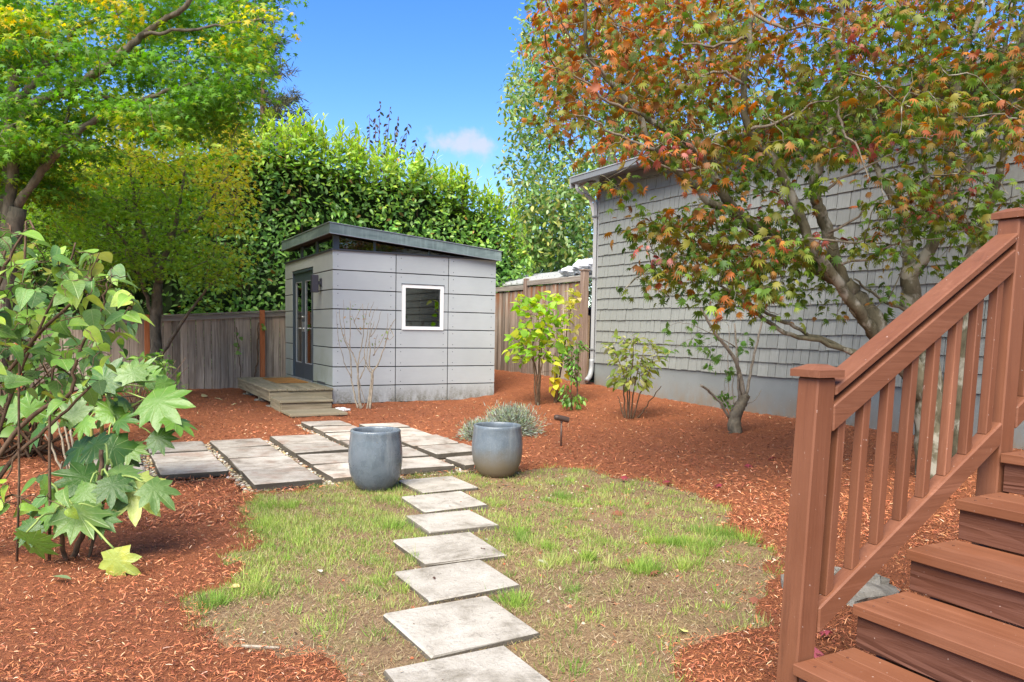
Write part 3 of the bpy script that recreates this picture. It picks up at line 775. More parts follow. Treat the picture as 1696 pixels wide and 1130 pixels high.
for y0, y1 in [(13.05, 13.13), (14.12, 14.2)]: part('clerestory_mullion', M_FRAME, shed, (SX0 + .04, SX0 + .09, y0, y1, 2.463, 2.684), .003)
MB().box(4.08, 4.14, SY0 + .35, SY0 + .4, 2.44, 2.62).build('interior_post', M_INT, shed)
# window
fw_ = .055
win = MB().box(WX0, WX1, SY0 - .02, SY0 + .05, WZ0, WZ0 + fw_).box(WX0, WX1, SY0 - .02, SY0 + .05, WZ1 - fw_, WZ1).box(WX0, WX0 + fw_, SY0 - .02, SY0 + .05, WZ0 + fw_, WZ1 - fw_).box(WX1 - fw_, WX1, SY0 - .02, SY0 + .05, WZ0 + fw_, WZ1 - fw_).build('window', M_WHITE, shed)
part('pane', M_GLASS, win, (WX0 + fw_ + .008, WX1 - fw_ - .008, SY0 + .02, SY0 + .03, WZ0 + fw_ + .008, WZ1 - fw_ - .008), 0)
a = fw_
MB().box(WX0 + a, WX1 - a, SY0 + .005, SY0 + .035, WZ0 + a, WZ0 + a + .009).box(WX0 + a, WX1 - a, SY0 + .005, SY0 + .035, WZ1 - a - .009, WZ1 - a).box(WX0 + a, WX0 + a + .009, SY0 + .005, SY0 + .035, WZ0 + a + .009, WZ1 - a - .009).box(WX1 - a - .009, WX1 - a, SY0 + .005, SY0 + .035, WZ0 + a + .009, WZ1 - a - .009).build('gasket', M_TRIMD, win)
part('drip_cap', M_TRIMD, win, (WX0 - .012, WX1 + .012, SY0 - .03, SY0 + .01, WZ1 + .002, WZ1 + .012), .002)
# double door
fr = MB().box(SX0 + .005, SX0 + .09, DY0 + .001, DY0 + .035, DZ0, DZ1 - .001).box(SX0 + .005, SX0 + .09, DY1 - .035, DY1 - .001, DZ0, DZ1 - .001).box(SX0 + .005, SX0 + .09, DY0 + .035, DY1 - .035, DZ1 - .04, DZ1 - .001)
fr.build('door_frame', M_FRAME, shed)
ym = (DY0 + DY1) / 2
for y0, y1, hs in [(DY0 + .037, ym - .002, 1), (ym + .002, DY1 - .037, -1)]:
    s = .12; X0, X1 = SX0 + .03, SX0 + .07; zb, zt = DZ0 + .005, DZ1 - .042
    d = MB().box(X0, X1, y0, y0 + s, zb, zt).box(X0, X1, y1 - s, y1, zb, zt).box(X0, X1, y0 + s, y1 - s, zb, zb + .27).box(X0, X1, y0 + s, y1 - s, zt - .16, zt).build('door', M_FRAME, shed)
    part('pane', M_GLASS, d, (X0 + .015, X0 + .023, y0 + s, y1 - s, zb + .27, zt - .16), 0)
    b_ = MB()
    for yy in (y0 + s, y1 - s - .012): b_.box(X0 - .003, X0 + .012, yy, yy + .012, zb + .27, zt - .16)
    b_.box(X0 - .003, X0 + .012, y0 + s + .012, y1 - s - .012, zb + .27, zb + .285).box(X0 - .003, X0 + .012, y0 + s + .012, y1 - s - .012, zt - .172, zt - .16).build('glazing_bead', M_TRIM, d)
    hy = (y1 - .06) if hs > 0 else (y0 + .06)
    h = MB().box(X0 - .012, X0 - .001, hy - .022, hy + .022, zb + .84, zb + 1.02)
    h.add(*tube([(X0 - .01, hy, zb + .9), (X0 - .055, hy, zb + .9), (X0 - .058, hy - hs * .11, zb + .9)], [.01, .01, .009], 8)); h.build('handle', M_STEEL, d)
    if hs < 0: MB().add(*tube([(X0 - .002, hy, zb + 1.1), (X0 - .022, hy, zb + 1.1)], [.026, .026], 12)).build('deadbolt', M_STEEL, d)
part('door_sill', M_TRIM2, shed, (SX0 - .03, SX0 + .09, DY0 + .001, DY1 - .001, DZ0 - .03, DZ0), .003)
lamp = part('wall_lamp', M_LAMP, shed, (3.155, 3.26, 12.54, 12.655, 1.80, 2.085), .008)
MB().box(3.26, 3.302, 12.575, 12.62, 1.93, 1.985).box(3.302, 3.317, 12.54, 12.655, 1.90, 2.03).build('lamp_bracket', M_LAMP, lamp)
part('vent_grille', M_TRIMD, shed, (SX0 - .006, SX0 - .001, 12.35, 12.85, .30, .335), .001)

# deck and steps in front of the shed door
deck = thing('wooden_deck', (2.8, 12.8, 0), 'low weathered grey wooden deck with two steps beside the shed door', 'deck')
DKZ, DX0, DX1, DYF, DYB = .285, 2.33, 3.29, 11.82, 14.7
xw = (DX1 - DX0 + .03) / 7
for i in range(7): part('deck_board', M_DECK[1], deck, (DX0 - .02 + i * xw, DX0 - .02 + (i + 1) * xw - .007, DYF - .022 - rng.uniform(0, .012), DYB, DKZ - .03, DKZ + rng.normal(0, .0015)), .004)
part('rim_board', M_DECK[0], deck, (DX0, DX1, DYF, DYF + .038, DKZ - .185, DKZ - .033), .004)
part('rim_board', M_DECK[1], deck, (DX0 - .001, DX0 + .037, DYF + .04, DYB, DKZ - .185, DKZ - .033), .004)
part('rim_board', M_DECK[0], deck, (DX0 + .04, DX1, DYB - .04, DYB - .002, DKZ - .185, DKZ - .033), .004)
for y in (DYF + .06, 12.9, 14.0): part('deck_post', M_DECK[2], deck, (DX0 + .045, DX0 + .135, y, y + .09, -.02, DKZ - .034), .004)
for y in (DYF + .0, 12.84, 13.94):
    V, Fc = cbox(DX0 - .02, DX0 + .2, y, y + .21, -.03, .045, .02); obj('concrete_pier', V + rng.normal(0, .006, V.shape), Fc, M_ROCK, deck)
for i, y in enumerate((11.10, 11.455)): part('step_tread', M_DECK[0], deck, (2.335, 3.105, y, y + .345, .14, .172), .004)
part('step_riser', M_DECK[0], deck, (2.355, 3.085, 11.125, 11.16, .02, .139), .003)
for x in (2.337, 3.07): part('step_stringer', M_DECK[1], deck, (x, x + .033, 11.162, 11.80, -.02, .139), .003)
for i, y in enumerate((10.28, 10.6)): part('step_tread', M_DECK[0], deck, (2.30, 3.075, y, y + .312, .035, .068), .004)
part('step_riser', M_DECK[0], deck, (2.32, 3.055, 10.305, 10.335, -.03, .034), .003)
mat_o = thing('doormat', (2.95, 13.55, DKZ), 'brown coir doormat lying on the wooden deck at the shed door', 'doormat')
part('mat_pad', M_MAT, mat_o, (2.68, 3.2, 13.0, 14.2, DKZ + .003, DKZ + .018), .005)
m = MB()
for a in (13.06, 14.12): m.box(2.72, 3.16, a, a + .03, DKZ + .0165, DKZ + .0215)
m.build('mat_border', simple('worn_mat_stripe', (.24, .09, .03), .95, .1, 0, .3, 60), mat_o)

# ------------------------------------------------------------------ fences
def ftop(x): return 1.50 + .068 * (x - 2.9)
fl = thing('board_fence', (1.0, 15.55, 0), 'weathered grey board fence with orange cedar posts behind the deck', 'fence')
x = -6.0
while x < 7.75:
    w = rng.uniform(.125, .15)
    z1 = ftop(x) - .075
    V, Fc = cbox(x, x + w, 15.56 + rng.uniform(0, .008), 15.58 + rng.uniform(0, .008), -.06, z1, .002)
    c = V[:, 2] - z1 * .5; V[:, 0] += c * rng.normal(0, .003)
    obj('fence_board', V, Fc, M_FEN, fl); x += w + (rng.uniform(.012, .02) if rng.random() < .12 else rng.uniform(.003, .008))
def xb(x0, x1, y0, y1, o0, o1, b=0):
    V, Fc = cbox(x0, x1, y0, y1, 0, 1, b); V[:, 2] = [ftop(v[0]) + o0 + (o1 - o0) * v[2] for v in V]; return V, Fc
for x0, x1 in [(-6, -1.15), (-1.07, .84), (.93, 2.88), (2.97, 4.9), (4.99, 7.75)]:
    obj('fence_rail', *xb(x0, x1, 15.535, 15.60, -.092, -.004), M_FENX, fl); obj('fence_cap', *xb(x0 - .02, x1 + .02, 15.51, 15.62, 0, .028), M_FENX, fl)
    part('fence_rail', M_FENX, fl, (x0, x1, 15.60, 15.64, .22, .31), .003)
for x0 in (-1.15, .84, 2.88, 4.9):
    part('fence_post', M_POST, fl, (x0, x0 + .088, 15.455, 15.55, -.1, ftop(x0) + .045), .004)
fr_ = thing('board_fence', (7.85, 13.6, .3), 'brown vertical board fence between the shed and the shingled house', 'fence')
def rfz(y): return 2.25 - .012 * (y - 11.7)
y = 11.68
while y < 19.5:
    w = rng.uniform(.085, .105); off = rng.uniform(-.008, .008)
    part('fence_board', M_FENR, fr_, (7.86 + off, 7.878 + off, y, y + w, .28, rfz(y) - .1 - (.055 if y > 13.75 else 0)), .002)
    y += w + rng.uniform(.004, .012)
for y0, y1, dz in [(11.69, 13.68, 0), (13.79, 15.9, -.055), (16.0, 19.5, -.055)]:
    part('fence_rail', M_FENY, fr_, (7.825, 7.857, y0, y1, rfz(y0) - .098 + dz, rfz(y0) + dz), .003)
    part('fence_rail', M_FENY, fr_, (7.88, 7.915, y0, y1, .33, .42), .003); part('fence_rail', M_FENY, fr_, (7.835, 7.858, y0, y1, .26, .35), .003)
part('fence_post', M_POSTG, fr_, (7.795, 7.91, 11.56, 11.675, .2, 2.33), .004); part('post_cap', M_POSTG, fr_, (7.78, 7.925, 11.545, 11.69, 2.331, 2.36), .006)
part('fence_post', M_POSTG, fr_, (7.80, 7.89, 13.69, 13.78, .2, 2.30), .004); part('fence_post', M_POSTG, fr_, (7.80, 7.89, 15.905, 15.995, .2, 2.25), .004)

# ------------------------------------------------------------------ shingled house
house = thing('shingled_house', (9.5, 5, 0), 'grey shingle sided house with pale foundation, gutter and downspout', 'house')
HX, HY = 8.075, 11.53
MB().box(HX + .03, 15, -6, HY + .05, .6, 3.95).build('wall', M_DARK, house)
MB().box(HX + .012, HX + .3, -6, HY + .045, -.2, .672).build('foundation', M_FOUND, house)
part('corner_trim', M_TRIM, house, (HX - .005, HX + .06, HY + .003, HY + .1, .665, 3.86), .004)
EXPO = .1933; tone = []
cand = []
for r in range(17):
    z0 = .673 + r * EXPO; y = HY
    while y > -2.0:
        w = rng.choice([.10, .13, .16, .19, .22, .26], p=[.14, .2, .24, .2, .14, .08]); y0 = max(y - w, -2.1)
        h = EXPO + .03 if r < 16 else 3.80 - z0
        cand.append((y0, y - .008, z0 + rng.normal(0, .0035), z0 + h, rng.normal(0, .0012))); y -= w
cand = np.array(cand)
cy_ = (cand[:, 0] + cand[:, 1]) / 2; cz_ = (cand[:, 2] + cand[:, 3]) / 2
px_, py_, pz_ = proj(np.stack([np.full(len(cand), HX), cy_, cz_], 1))
blocked = (px_ > 1340) & (py_ > 640 - (px_ - 1390) * .87)
score = np.where((px_ < 1690) & (px_ > 950) & (py_ > 60) & ~blocked, (cand[:, 1] - cand[:, 0]) / pz_ ** 2, -1)
top = set(np.argsort(-score)[:300].tolist())
def shingle(y0, y1, z0, z1, o):
    V, Fc = cbox(HX - .016, HX, y0, y1, z0, z1, 0)
    V[:, 0] = [HX + .014 + o + (-.026 if v[2] < (z0 + z1) / 2 else -.004) + (0.0 if v[0] < HX - .01 else .007) for v in V]
    return V, Fc
rest = MB()
for i, c in enumerate(cand):
    if i in top: obj('shingle', *shingle(*c), M_SHING, house)
    else: rest.add(*shingle(*c))
rest.build('far_shingles', M_SHING, house, kind='stuff')
part('frieze_board', M_TRIM2, house, (HX - .012, HX + .028, -6, HY, 3.80, 3.94), .004)
part('soffit', M_TRIM2, house, (7.69, HX + .03, -6, 11.74, 3.942, 3.962), .002)
gut = part('gutter', M_TRIM2, house, (7.575, 7.685, -6, 11.75, 3.868, 3.99), .02)
part('gutter_lip', M_TRIM, gut, (7.565, 7.60, -6, 11.755, 3.975, 3.998), .006)
V = np.array([(7.62, -6, 3.995), (7.62, 11.76, 3.995), (11.4, 11.76, 5.0), (11.4, -6, 5.0), (15.2, 11.76, 3.995), (15.2, -6, 3.995)], float)
V2 = np.vstack([V, V - (0, 0, .05)])
obj('roof', V2, [(0, 1, 2, 3), (3, 2, 4, 5), (7, 6, 9, 8), (8, 9, 11, 10), (0, 6, 7, 1), (1, 7, 8, 2), (2, 8, 10, 4), (4, 10, 11, 5), (5, 11, 9, 3), (3, 9, 6, 0)], M_ROOF, house)
m = MB()
V = np.array([(7.60, 11.765, 3.80), (7.60, 11.80, 3.80), (7.60, 11.765, 3.985), (7.60, 11.80, 3.985), (11.4, 11.765, 4.80), (11.4, 11.80, 4.80), (11.4, 11.765, 4.99), (11.4, 11.80, 4.99)])
obj('barge_board', V, [(0, 1, 3, 2), (4, 6, 7, 5), (0, 4, 5, 1), (2, 3, 7, 6), (0, 2, 6, 4), (1, 5, 7, 3)], M_TRIM, house)
GV = [(HX + .03, HY + .051, 3.95), (15, HY + .051, 3.95), (11.4, HY + .051, 4.94), (HX + .03, HY + .03, 3.95), (15, HY + .03, 3.95), (11.4, HY + .03, 4.94)]
obj('gable_wall', GV, [(0, 2, 1), (3, 4, 5), (0, 1, 4, 3), (1, 2, 5, 4), (2, 0, 3, 5)], M_TRIM, house)
br = [(HX - .005, 11.66, 3.22), (HX - .05, 11.66, 3.45), (HX - .15, 11.66, 3.68), (HX - .33, 11.66, 3.85)]
Q, S = smooth_path(br, [.04] * 4, 4); obj('eave_bracket', *tube(Q, S, 4), M_TRIMW, house)
part('eave_bracket', M_TRIMW, house, (7.70, HX, 11.64, 11.70, 3.86, 3.93), .004)
dsp = MB()
P = [(7.64, 11.62, 3.87), (7.67, 11.62, 3.75), (7.98, 11.60, 3.62), (8.03, 11.585, 3.5), (8.03, 11.585, .72)]
V, Fc = tube(P[3:], [.042, .042], 4); dsp.add(V, Fc)
Q, S = smooth_path(P[:4], [.036] * 4, 3); dsp.add(*tube(Q, S, 4))
dso = dsp.build('downspout', M_TRIM, house)
Q, S = smooth_path([(8.03, 11.585, .73), (8.02, 11.58, .55), (7.95, 11.53, .42), (7.84, 11.46, .36)], [.047] * 4, 5)
obj('downspout_elbow', *tube(Q, S, 8), simple('galvanised_elbow', (.30, .31, .32), .55, .4, .2), dso, smooth=True)
for z in (.9, 2.2, 3.3): part('downspout_strap', M_TRIM2, dso, (7.982, 8.076, 11.54, 11.63, z, z + .03), .002)
osb = part('strand_board_sheet', M_OSB, None, (7.925, 8.06, 11.72, 11.737, .28, 1.53), .002, label='pale strand board sheet standing in the gap beside the downspout', cat='board')
bin_ = thing('plastic_bin', (8.3, 12.6, .3), 'dark blue plastic bin behind the gap between fence post and house', 'bin')
V, Fc = cbox(7.99, 8.55, 12.1, 12.65, .3, 1.62, .03); V[:, 0] += (V[:, 2] < 1) * np.where(V[:, 0] > 8.2, -.05, .05); obj('bin_body', V, Fc, M_BIN, bin_)
part('bin_lid', M_BIN, bin_, (7.96, 8.58, 12.07, 12.68, 1.625, 1.69), .02)
# neighbour's white ribbed roof beyond the fence
nb = thing('neighbour_carport', (9.6, 15, 0), 'white ribbed carport roof showing over the brown fence', 'carport')
for i, (x0, x1, z0, z1) in enumerate([(8.75, 9.25, 2.30, 2.42), (9.25, 9.8, 2.42, 2.53), (9.8, 10.5, 2.53, 2.64)]):
    V, Fc = cbox(x0, x1 + .03, 13.0, 19, 0, .035, 0); V[:, 2] += [z0 + (z1 - z0) * (v[0] - x0) / (x1 - x0) + i * .02 for v in V]
    sh = obj('roof_sheet', V, Fc, M_SHEET, nb)
    mm = MB()
    for yy in np.arange(13.2, 19, .28):
        V, Fc = cbox(x0 - .01, x1, yy, yy + .06, 0, .04, 0); V[:, 2] += [z0 + .034 + (z1 - z0) * (v[0] - x0) / (x1 - x0) + i * .02 for v in V]; mm.add(V, Fc)
    mm.build('roof_rib', M_SHEET, sh)
for x0, y0 in [(8.85, 13.2), (8.85, 18.6), (10.4, 13.2), (10.4, 18.6)]: part('carport_post', M_TRIM2, nb, (x0, x0 + .1, y0, y0 + .1, 0, 2.3), .004)
th_ = rng.normal(size=(11, 3))
def crumple(c, r, seed):
    g = np.random.default_rng(seed); V = []; n1, n2 = 12, 18
    for i in range(n1 + 1):
        for j in range(n2):
            a, b = pi * i / n1, 2 * pi * j / n2
            d = np.array([sin(a) * cos(b), sin(a) * sin(b), cos(a)]); k = 1 + .25 * abs(sin(5 * d[0] + seed) * cos(6 * d[1] + 2 * seed)) + g.normal(0, .07)
            V.append(np.array(c) + d * k * np.array(r))
    Fc = [(i * n2 + j, (i + 1) * n2 + j, (i + 1) * n2 + (j + 1) % n2, i * n2 + (j + 1) % n2) for i in range(n1) for j in range(n2)]
    return np.array(V), Fc
m = MB()
for c, r, s in [((9.0, 13.25, 2.56), (.28, .28, .15), 1), ((9.15, 12.75, 2.52), (.22, .35, .13), 2), ((8.95, 13.75, 2.50), (.2, .3, .09), 3), ((9.3, 13.1, 2.62), (.16, .2, .12), 5)]: m.add(*crumple(c, r, s))
m.build('plastic_sheet', M_PLAST, label='crumpled white plastic sheet lying on the carport roof by the fence', cat='plastic sheet')

# ------------------------------------------------------------------ stairs
st = thing('wooden_stairs', (2.6, 1.1, 0), 'brown painted wooden garden stairs with railing and square balusters', 'stairs')
RUN, RIS = .2723, .1517
YR = 1.64
for i in range(7):
    xn, zt = 1.934 + RUN * i, .206 + RIS * i
    ws = [.099, .099, .0945] if i == 0 else [.150, .1425]
    x0 = xn
    for j, w in enumerate(ws):
        part('tread_board', M_BR[1], st, (x0, x0 + w - .0025, .42 + rng.uniform(0, .01), 1.634 - rng.uniform(0, .004), zt - .036, zt + rng.normal(0, .0006)), .0022); x0 += w
    part('riser', M_RISER, st, (xn + .024, xn + .044, .44, 1.628, max(-.05, zt - RIS + .003), zt - .0365), .002)
m = MB()
for i in range(7):
    for yy in (.52, 1.08, 1.585):
        for dx in (.045, .12, .2):
            q = np.array((1.934 + RUN * i + dx, yy, .206 + RIS * i)); m.add(*tube([q + (0, 0, -.004), q + (0, 0, .0014)], [.0045, .0045], 8))
m.build('screw_heads', M_RISER, st, kind='stuff')
for y0 in (.46, 1.585):
    V = []
    for yy in (y0, y0 + .035):
        V += [(2.02, yy, -.06), (2.02, yy, -.01), (3.61, yy, .875), (3.85, yy, .875), (3.85, yy, .65), (2.35, yy, -.06)]
    obj('stringer', V, [(0, 1, 2, 3, 4, 5), (11, 10, 9, 8, 7, 6)] + [(k, (k + 6), (k + 1) % 6 + 6, (k + 1) % 6) for k in range(6)], M_BR[0], st)
def post(x0f, w, z0, z1, lean):
    V, Fc = cbox(0, w, YR, YR + .081, z0, z1, .005); V[:, 0] += x0f + lean * V[:, 2]
    p = obj('railing_post', V, Fc, M_BR[2], st)
    xc = x0f + lean * z1 + w / 2; yc = YR + .0405; h = .058
    C = [(xc - h, yc - h, z1 + .001), (xc + h, yc - h, z1 + .001), (xc + h, yc + h, z1 + .001), (xc - h, yc + h, z1 + .001)]
    C += [(a, b, z1 + .024) for a, b, _ in C]; k = .022
    C += [(xc - k, yc - k, z1 + .041), (xc + k, yc - k, z1 + .041), (xc + k, yc + k, z1 + .041), (xc - k, yc + k, z1 + .041)]
    Fc = [(3, 2, 1, 0), (8, 9, 10, 11)] + [(i, (i + 1) % 4, 4 + (i + 1) % 4, 4 + i) for i in range(4)] + [(4 + i, 4 + (i + 1) % 4, 8 + (i + 1) % 4, 8 + i) for i in range(4)]
    obj('post_cap', C, Fc, M_BR[0], p)
post(1.952, .084, -.1, 1.115, .0447); post(3.004, .09, -.1, 1.705, .039); post(4.05, .09, 0, 2.28, .039)
SL = .574
def rail(name, x0, x1, za, h, y0, y1, b=.006):
    """za: height of the top edge at x = 2.087"""
    V, Fc = cbox(x0, x1, y0, y1, 0, h, b); V[:, 2] += za - h + SL * (V[:, 0] - 2.087)
    return obj(name, V, Fc, M_BR[0], st)
def psx(z, f=1.952, l=.0447, w=.084): return f + l * z + w
rail('handrail', 2.084, 3.066, 1.087, .031, YR - .004, YR + .083, .005)
rail('rail_spacer', 2.084, 3.062, 1.0555, .026, YR + .03, YR + .06, .001)
rail('top_rail', 2.080, 3.058, 1.030, .088, YR - .002, YR + .06, .005)
rail('bottom_rail', 2.054, 3.040, .384, .088, YR - .002, YR + .055, .006)
rail('handrail', 3.168, 4.14, 1.087, .031, YR - .004, YR + .083, .005)
rail('rail_spacer', 3.166, 4.13, 1.0555, .026, YR + .03, YR + .06, .001)
rail('top_rail', 3.163, 4.125, 1.030, .088, YR - .002, YR + .06, .005)
rail('bottom_rail', 3.135, 4.10, .384, .088, YR - .002, YR + .055, .006)
for i in range(16):
    xm = 2.112 + .1225 * i if i < 8 else 3.21 + .1225 * (i - 8)
    if xm > 4.05: break
    zb = .384 + SL * (xm - 2.087) - .004; zt = 1.030 - .088 + SL * (xm - 2.087) + .012; zc = (zb + zt) / 2
    V, Fc = cbox(xm, xm + .035, YR + .012, YR + .047, 0, 1, .003)
    top_ = V[:, 2] > .5; V[:, 2] = np.where(top_, zt + SL * (V[:, 0] - xm), zb + SL * (V[:, 0] - xm)); V[:, 0] += .043 * (V[:, 2] - zc)
    obj('baluster', V, Fc, M_BR[2], st)
V, Fc = crumple((3.15, 2.42, .03), (.26, .2, .07), 4)
obj('field_stone', V, Fc, M_ROCK, label='flat grey field stone in the mulch beneath the stair railing', cat='stone', smooth=False)
V, Fc = crumple((3.17, 10.95, .03), (.13, .07, .035), 6)
obj('white_stone', V, Fc, simple('white_stone', (.62, .60, .57), .7), label='small white stone on the mulch below the shed corner', cat='stone')

# ------------------------------------------------------------------ pots and path light
def pot(name, c, prof, mat, label):
    t = thing(name, (c[0], c[1], c[2]), label, 'planter pot', 'glazed planter pots')
    V, Fc = lathe(prof, 56, c); obj('pot_body', V, Fc[:-1] + [tuple(range(56))[::-1]], mat, t, smooth=True, origin=c)
    return t
zp = .005
p1 = pot('planter_pot', (1.9, 5.62, zp), [(.115, 0), (.135, .012), (.168, .06), (.195, .13), (.206, .22), (.205, .30), (.197, .38), (.190, .435), (.192, .452), (.187, .461), (.172, .461), (.166, .45), (.170, .42), (.17, .33)], M_POT[0], 'blue grey glazed pot beside the path with twigs and gravel inside')
obj('soil', *lathe([(.0, .0), (.168, -.004), (.168, -.04)][1:] and [(.168, .37), (.09, .385), (.01, .39)], 24, (1.9, 5.62, zp)), M_SOIL, p1)
m = MB()
for i in range(16):
    a = rng.uniform(0, 6.28); r = rng.uniform(0, .13); c = np.array((1.9 + r * cos(a), 5.62 + r * sin(a), zp + .40)); d = rdir(1, -.1, .5)[0] * rng.uniform(.02, .06)
    m.add(*tube([c - d, c + d], [.006, .005], 4))
m.build('twig_litter', simple('pale_litter', (.5, .47, .42), .8), p1, kind='stuff')
p2 = pot('planter_pot', (3.012, 5.72, zp), [(.12, 0), (.142, .01), (.175, .05), (.203, .12), (.216, .20), (.217, .27), (.210, .35), (.203, .41), (.205, .428), (.199, .437), (.184, .437), (.178, .426), (.18, .40), (.18, .3)], M_POT[1], 'blue glazed pot with brown lower half standing by the lavender')
obj('soil', *lathe([(.178, .30), (.09, .31), (.01, .315)], 24, (3.012, 5.72, zp)), M_SOIL, p2)
LPx, LPy = 4.363, 6.828; LZ0 = float(H(LPx, LPy)) + .02
pl = thing('path_light', (LPx, LPy, LZ0), 'small bronze path light on a stake in the red mulch', 'path light')
obj('stake', *tube([(LPx, LPy, LZ0 - .05), (LPx, LPy, LZ0 + .27)], [.010, .010], 10), M_BRONZE, pl, smooth=True)
hd = np.array((LPx, LPy, LZ0 + .29))
obj('lamp_head', *tube([hd + (-.075, .02, .02), hd + (-.05, .014, .018), hd + (.03, -.008, .0), hd + (.075, -.02, -.012)], [.024, .03, .03, .03], 14), M_BRONZE, pl)
obj('knuckle', *tube([hd + (0, 0, -.035), hd + (0, 0, .0)], [.015, .015], 10), M_BRONZE, pl)
# ------------------------------------------------------------------ trees and shrubs
def leaf_frames(n, out, droop=.25, up=1.0, jit=.45):
    """axes pointing outwards and down a little, normals up with scatter"""
    A = out + rng.normal(0, jit, (n, 3)); A[:, 2] -= droop
    N = np.tile((0, 0, up), (n, 1)) + rng.normal(0, jit, (n, 3)); return A, N
def sprays(C, per, R, flat=.3, jit=.45, droop=.3):
    """flat sprays of leaves round each centre"""
    n = len(C) * per; ci = np.repeat(np.arange(len(C)), per)
    a = rng.uniform(0, 2 * pi, n); r = R * np.sqrt(rng.uniform(0, 1, n))
    O = np.stack([r * np.cos(a), r * np.sin(a), rng.normal(0, R * flat, n) - .25 * r * r / R], 1)
    T = C[ci] + O; out = O / (np.linalg.norm(O, axis=1)[:, None] + 1e-6) * .8
    A, N = leaf_frames(n, out, droop, 1.0, jit); return T, A, N, ci
def px_path(pts, Zs, rad):
    Zs = np.interp(np.linspace(0, 1, len(pts)), np.linspace(0, 1, len(Zs)), Zs)
    rad = np.interp(np.linspace(0, 1, len(pts)), np.linspace(0, 1, len(rad)), rad)
    return [at(p[0], p[1], z) for p, z in zip(pts, Zs)], list(rad)
def twigs_to(limbs, C, r0=.008, r1=.003, maxd=2.5, bias=None):
    """thin curved twigs from the closest limb point to each spray centre"""
    L = np.concatenate([np.asarray(P) for P, _ in limbs]); pts = L.copy(); res = []
    order = np.argsort([np.min(((L - c) ** 2).sum(1)) for c in C])
    for i in order:
        c = C[i]; d = ((pts - c) ** 2).sum(1); k = int(np.argmin(d)); a = pts[k]
        if d[k] > maxd ** 2: continue
        mid = (a + c) / 2 + rng.normal(0, .08, 3) * np.sqrt(d[k]) + np.array((0, 0, .06 * np.sqrt(d[k])))
        rr = r0 * min(1.6, .5 + np.sqrt(d[k]))
        res.append(([a, mid, c], [rr, (rr + r1) / 2, r1])); pts = np.vstack([pts, mid, c])
    return res
def cen(polys):
    out = []
    for poly, n, z0, z1 in polys:
        P = sample_poly(poly, n); Z = rng.uniform(z0, z1, n); out.append(np.array([at(p[0], p[1], z) for p, z in zip(P, Z)]))
    return np.concatenate(out)
def dense(paths, n=6):
    out = []
    for P, R in paths:
        Q, S = smooth_path(P, R, n, 0); out.append((Q, S))
    return out

# ---- autumn maple in front of the house
b1 = at(1545, 795, 6.45); b1[2] = float(H(b1[0], b1[1])) + .01
mp = thing('maple_tree', tuple(b1), 'large multi stemmed maple with green, orange and red leaves in front of the grey house', 'tree')
tr = [px_path([(1545, 800), (1540, 700), (1528, 640), (1470, 570), (1425, 505), (1397, 470)], [6.45, 6.3], [.13, .075]),
      px_path([(1552, 800), (1548, 700), (1530, 560), (1508, 500), (1505, 440)], [6.5, 6.45], [.11, .065])]
for P, R in tr: P[0][2] = b1[2] - .1
limbs = [px_path([(1397, 470), (1348, 440), (1299, 412), (1249, 375), (1216, 350), (1199, 322), (1167, 274), (1157, 252), (1107, 217), (1059, 188), (1010, 150)], [6.3, 5.6], [.06, .014]),
         px_path([(1397, 472), (1384, 435), (1371, 386), (1355, 340), (1349, 327), (1355, 272), (1370, 224), (1385, 150), (1390, 60), (1400, -80)], [6.3, 6.0], [.06, .018]),
         px_path([(1470, 572), (1452, 560), (1425, 520), (1390, 470), (1340, 400), (1291, 280), (1240, 217), (1231, 137), (1243, 48), (1245, -90)], [6.32, 5.3], [.055, .016]),
         px_path([(1216, 352), (1173, 333), (1130, 290), (1084, 248), (1060, 200), (1043, 172), (1011, 137), (979, 99), (970, 60), (965, -20)], [5.9, 5.2], [.032, .010]),
         px_path([(1505, 442), (1503, 400), (1496, 353), (1473, 320), (1450, 270), (1440, 200), (1420, 100)], [6.45, 6.9], [.05, .014]),
         px_path([(1506, 500), (1512, 452), (1542, 412), (1555, 369), (1578, 327), (1573, 280), (1579, 181), (1594, 91), (1618, 39), (1633, -60)], [6.45, 6.2], [.062, .02]),
         px_path([(1574, 322), (1600, 280), (1621, 248), (1657, 206), (1688, 91), (1696, 45), (1720, -60)], [6.4, 6.0], [.048, .016]),
         px_path([(1480, 604), (1424, 588), (1360, 565), (1300, 550), (1255, 520), (1230, 500), (1195, 455)], [6.35, 6.0], [.026, .010]),
         px_path([(1440, 592), (1340, 552), (1290, 530), (1250, 508), (1222, 488), (1180, 470)], [6.35, 5.8], [.018, .007]),
         px_path([(1540, 540), (1500, 515), (1450, 490), (1415, 462)], [6.4, 6.2], [.018, .007]),
         px_path([(1249, 377), (1200, 395), (1140, 420), (1080, 440), (1035, 478)], [6.1, 5.7], [.016, .005])]
for P, R in tr: Q, S = smooth_path(P, R, 6, .006); obj('trunk', *tube(Q, S, 12, .05), M_BARK_R, mp, smooth=True)
for P, R in limbs: Q, S = smooth_path(P, R, 5, .006); obj('branch', *tube(Q, S, 8, .04), M_BARK_R, mp, smooth=True)
